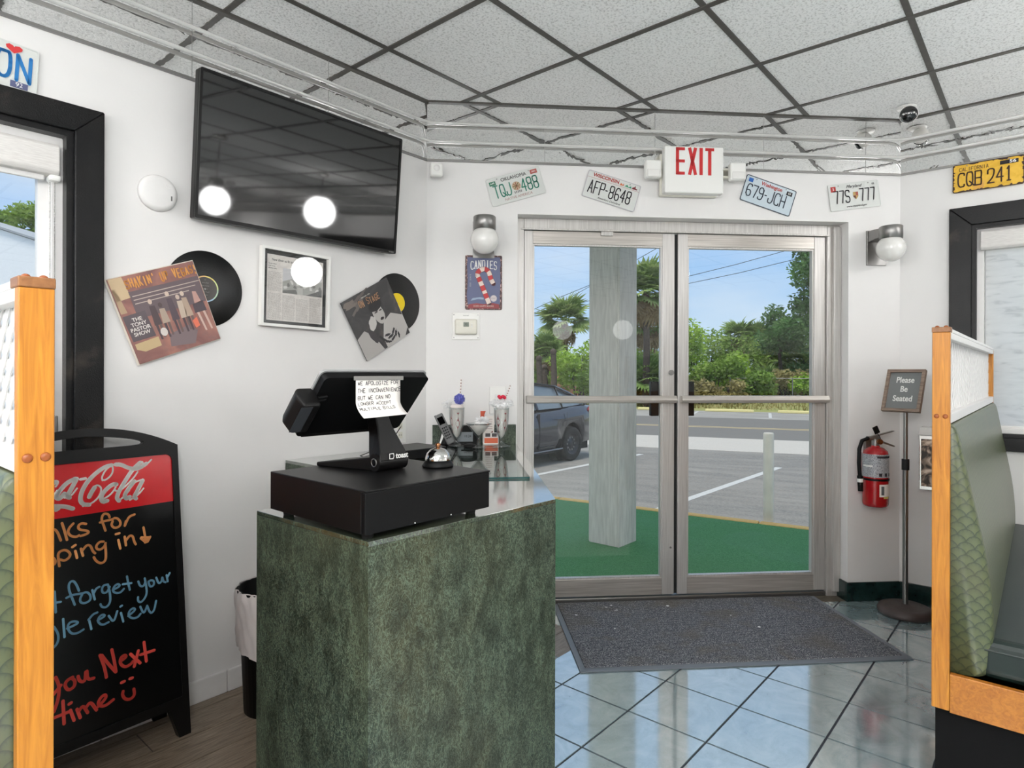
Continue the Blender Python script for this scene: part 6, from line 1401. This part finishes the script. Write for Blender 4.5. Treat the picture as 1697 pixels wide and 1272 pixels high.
for x in (-1.3, 1.28):
    for s in (-1, 1): cut.cyl((x, s * .55, .33), (x, s * 1.2, .33), .375, n=40)
co = bpy.data.objects.new('cutter', cut.mesh('cutter', M['black'])); C.objects.link(co); co.matrix_world = CM
bm_ = body.modifiers.new('b', 'BOOLEAN'); bm_.operation = 'DIFFERENCE'; bm_.object = co; bm_.solver = 'EXACT'
bpy.context.view_layer.update(); dg = bpy.context.evaluated_depsgraph_get()
me = bpy.data.meshes.new_from_object(body.evaluated_get(dg)); body.modifiers.clear(); body.data = me; bpy.data.objects.remove(co)
# greenhouse
gh = [(-1.78, .70, .72, 1.06, 1.02), (-1.42, .60, .76, 1.24, 1.0), (-1.02, .56, .78, 1.385, .98), (-.5, .55, .79, 1.435, .97), (.05, .55, .79, 1.43, .96), (.5, .56, .78, 1.35, .95), (.95, .60, .76, 1.12, .94), (1.18, .66, .72, .97, .94)]
vs = []
for x, wt, wb_, zt, zb in gh: vs += [(x, wb_, zb), (x, wt + .03, zt - .03), (x, wt * .7, zt), (x, -wt * .7, zt), (x, -wt - .03, zt - .03), (x, -wb_, zb)]
fs = [(i * 6 + q, i * 6 + q + 1, (i + 1) * 6 + q + 1, (i + 1) * 6 + q) for i in range(len(gh) - 1) for q in range(5)] + [(0, 1, 2, 3, 4, 5), tuple(range((len(gh) - 1) * 6, len(gh) * 6))[::-1]]
MB().add(vs, fs).build('windows', M['carglass'], car)
vs = []
for x, wt, wb_, zt, zb in gh[2:6]: vs += [(x, wt + .045, zt - .035), (x, wt * .7, zt + .012), (x, -wt * .7, zt + .012), (x, -wt - .045, zt - .035)]
MB().add(vs, [(i * 4 + q, i * 4 + q + 1, (i + 1) * 4 + q + 1, (i + 1) * 4 + q) for i in range(3) for q in range(3)], True).build('roof', M['carpaint'], car).modifiers.new('s', 'SOLIDIFY').thickness = .02
for s in (1, -1):
    for P, r in (([(-1.86, .74 * s, 1.03), (-1.42, .655 * s, 1.225), (-1.02, .615 * s, 1.36)], .035), ([(.5, .61 * s, 1.325), (.95, .665 * s, 1.10), (1.2, .73 * s, .97)], .028), ([(-.30, .80 * s, .97), (-.30, .60 * s, 1.41)], .03), ([(-1.02, .615 * s, 1.36), (-.5, .60 * s, 1.41), (.05, .60 * s, 1.405), (.5, .61 * s, 1.325)], .022)):
        MB().tube(P, r, 8).build('pillar', M['carpaint'] if r > .022 else M['black'], car)
    MB().tube([(-1.05, .79 * s, .985), (-1.02, .64 * s, 1.33)], .014, 6).build('window_divider', M['black'], car)
    for x in (-.86, .12): MB().box(x - .10, x + .10, min(.850 * s, .888 * s), max(.850 * s, .888 * s), .775, .80).build('door_handle', M['carpaint'], car, bevel=.01)
    for x in (-.30, .85): MB().box(x - .004, x + .004, min(.80 * s, .866 * s), max(.80 * s, .866 * s), .28, .90).build('door_seam', M['ink'], car)
    MB().tube([(-1.10, .862 * s, .90), (-1.08, .868 * s, .72), (-.96, .868 * s, .46), (-.90, .866 * s, .28)], .005, 5).build('door_seam', M['ink'], car)
    MB().tube([(-.95, .868 * s, .26), (0, .870 * s, .245), (.9, .868 * s, .26)], .012, 6).build('sill_line', flat('sill_grey', (112, 116, 126)), car)
    MB().prism([(-2.15, .80), (-2.10, .93), (-1.93, .97), (-1.88, .90), (-2.0, .82)], min(.70 * s, .815 * s), max(.70 * s, .815 * s), 'xz').build('tail_lamp', M['red'], car, bevel=.01)
    MB().prism([(2.05, .55), (1.75, .68), (1.80, .74), (2.08, .64)], min(.60 * s, .80 * s), max(.60 * s, .80 * s), 'xz').build('head_lamp', M['opal'], car, bevel=.01)
    MB().box(.86, .98, min(.84 * s, 1.0 * s), max(.84 * s, 1.0 * s), .95, 1.07).build('wing_mirror', M['carpaint'], car, bevel=.03)
    for x in (-1.3, 1.28):
        w = MB().lathe([(.20, -.09), (.27, -.10), (.305, -.08), (.312, -.04), (.312, .04), (.305, .08), (.27, .10), (.20, .09)], 40, T=Matrix.Translation((x, .755 * s, .312)) @ Matrix.Rotation(pi / 2, 4, 'X')).build('tyre', M['rubber'], car)
        T = Matrix.Translation((x, .755 * s, .312)) @ Matrix.Rotation(-s * pi / 2, 4, 'X')
        MB().lathe([(.0, .055), (.06, .055), (.075, .035), (.12, .045), (.175, .02), (.185, .075), (.205, .085), (.208, .02), (.205, -.05)], 36, T=T).build('rim', flat('rim_black', (44, 44, 48), .35), w)
        for q in range(10): MB().cyl(T @ Vector((cos(q * .628) * .115, sin(q * .628) * .115, .040)), T @ Vector((cos(q * .628) * .115, sin(q * .628) * .115, .052)), .018, n=8).build('vent_hole', M['greymetal'], w)
        MB().cyl((x, .50 * s, .312), (x, .66 * s, .312), .36, n=24).build('wheel_well', M['rubber'], car)
MB().box(-2.235, -2.08, -.62, .62, .30, .54).build('rear_bumper', M['carpaint'], car, bevel=.04); MB().box(-2.175, -2.165, -.26, .26, .60, .72).build('rear_plate', M['white'], car)
MB().box(-2.0, 2.0, -.70, .70, .17, .30).build('underbody', M['rubber'], car)
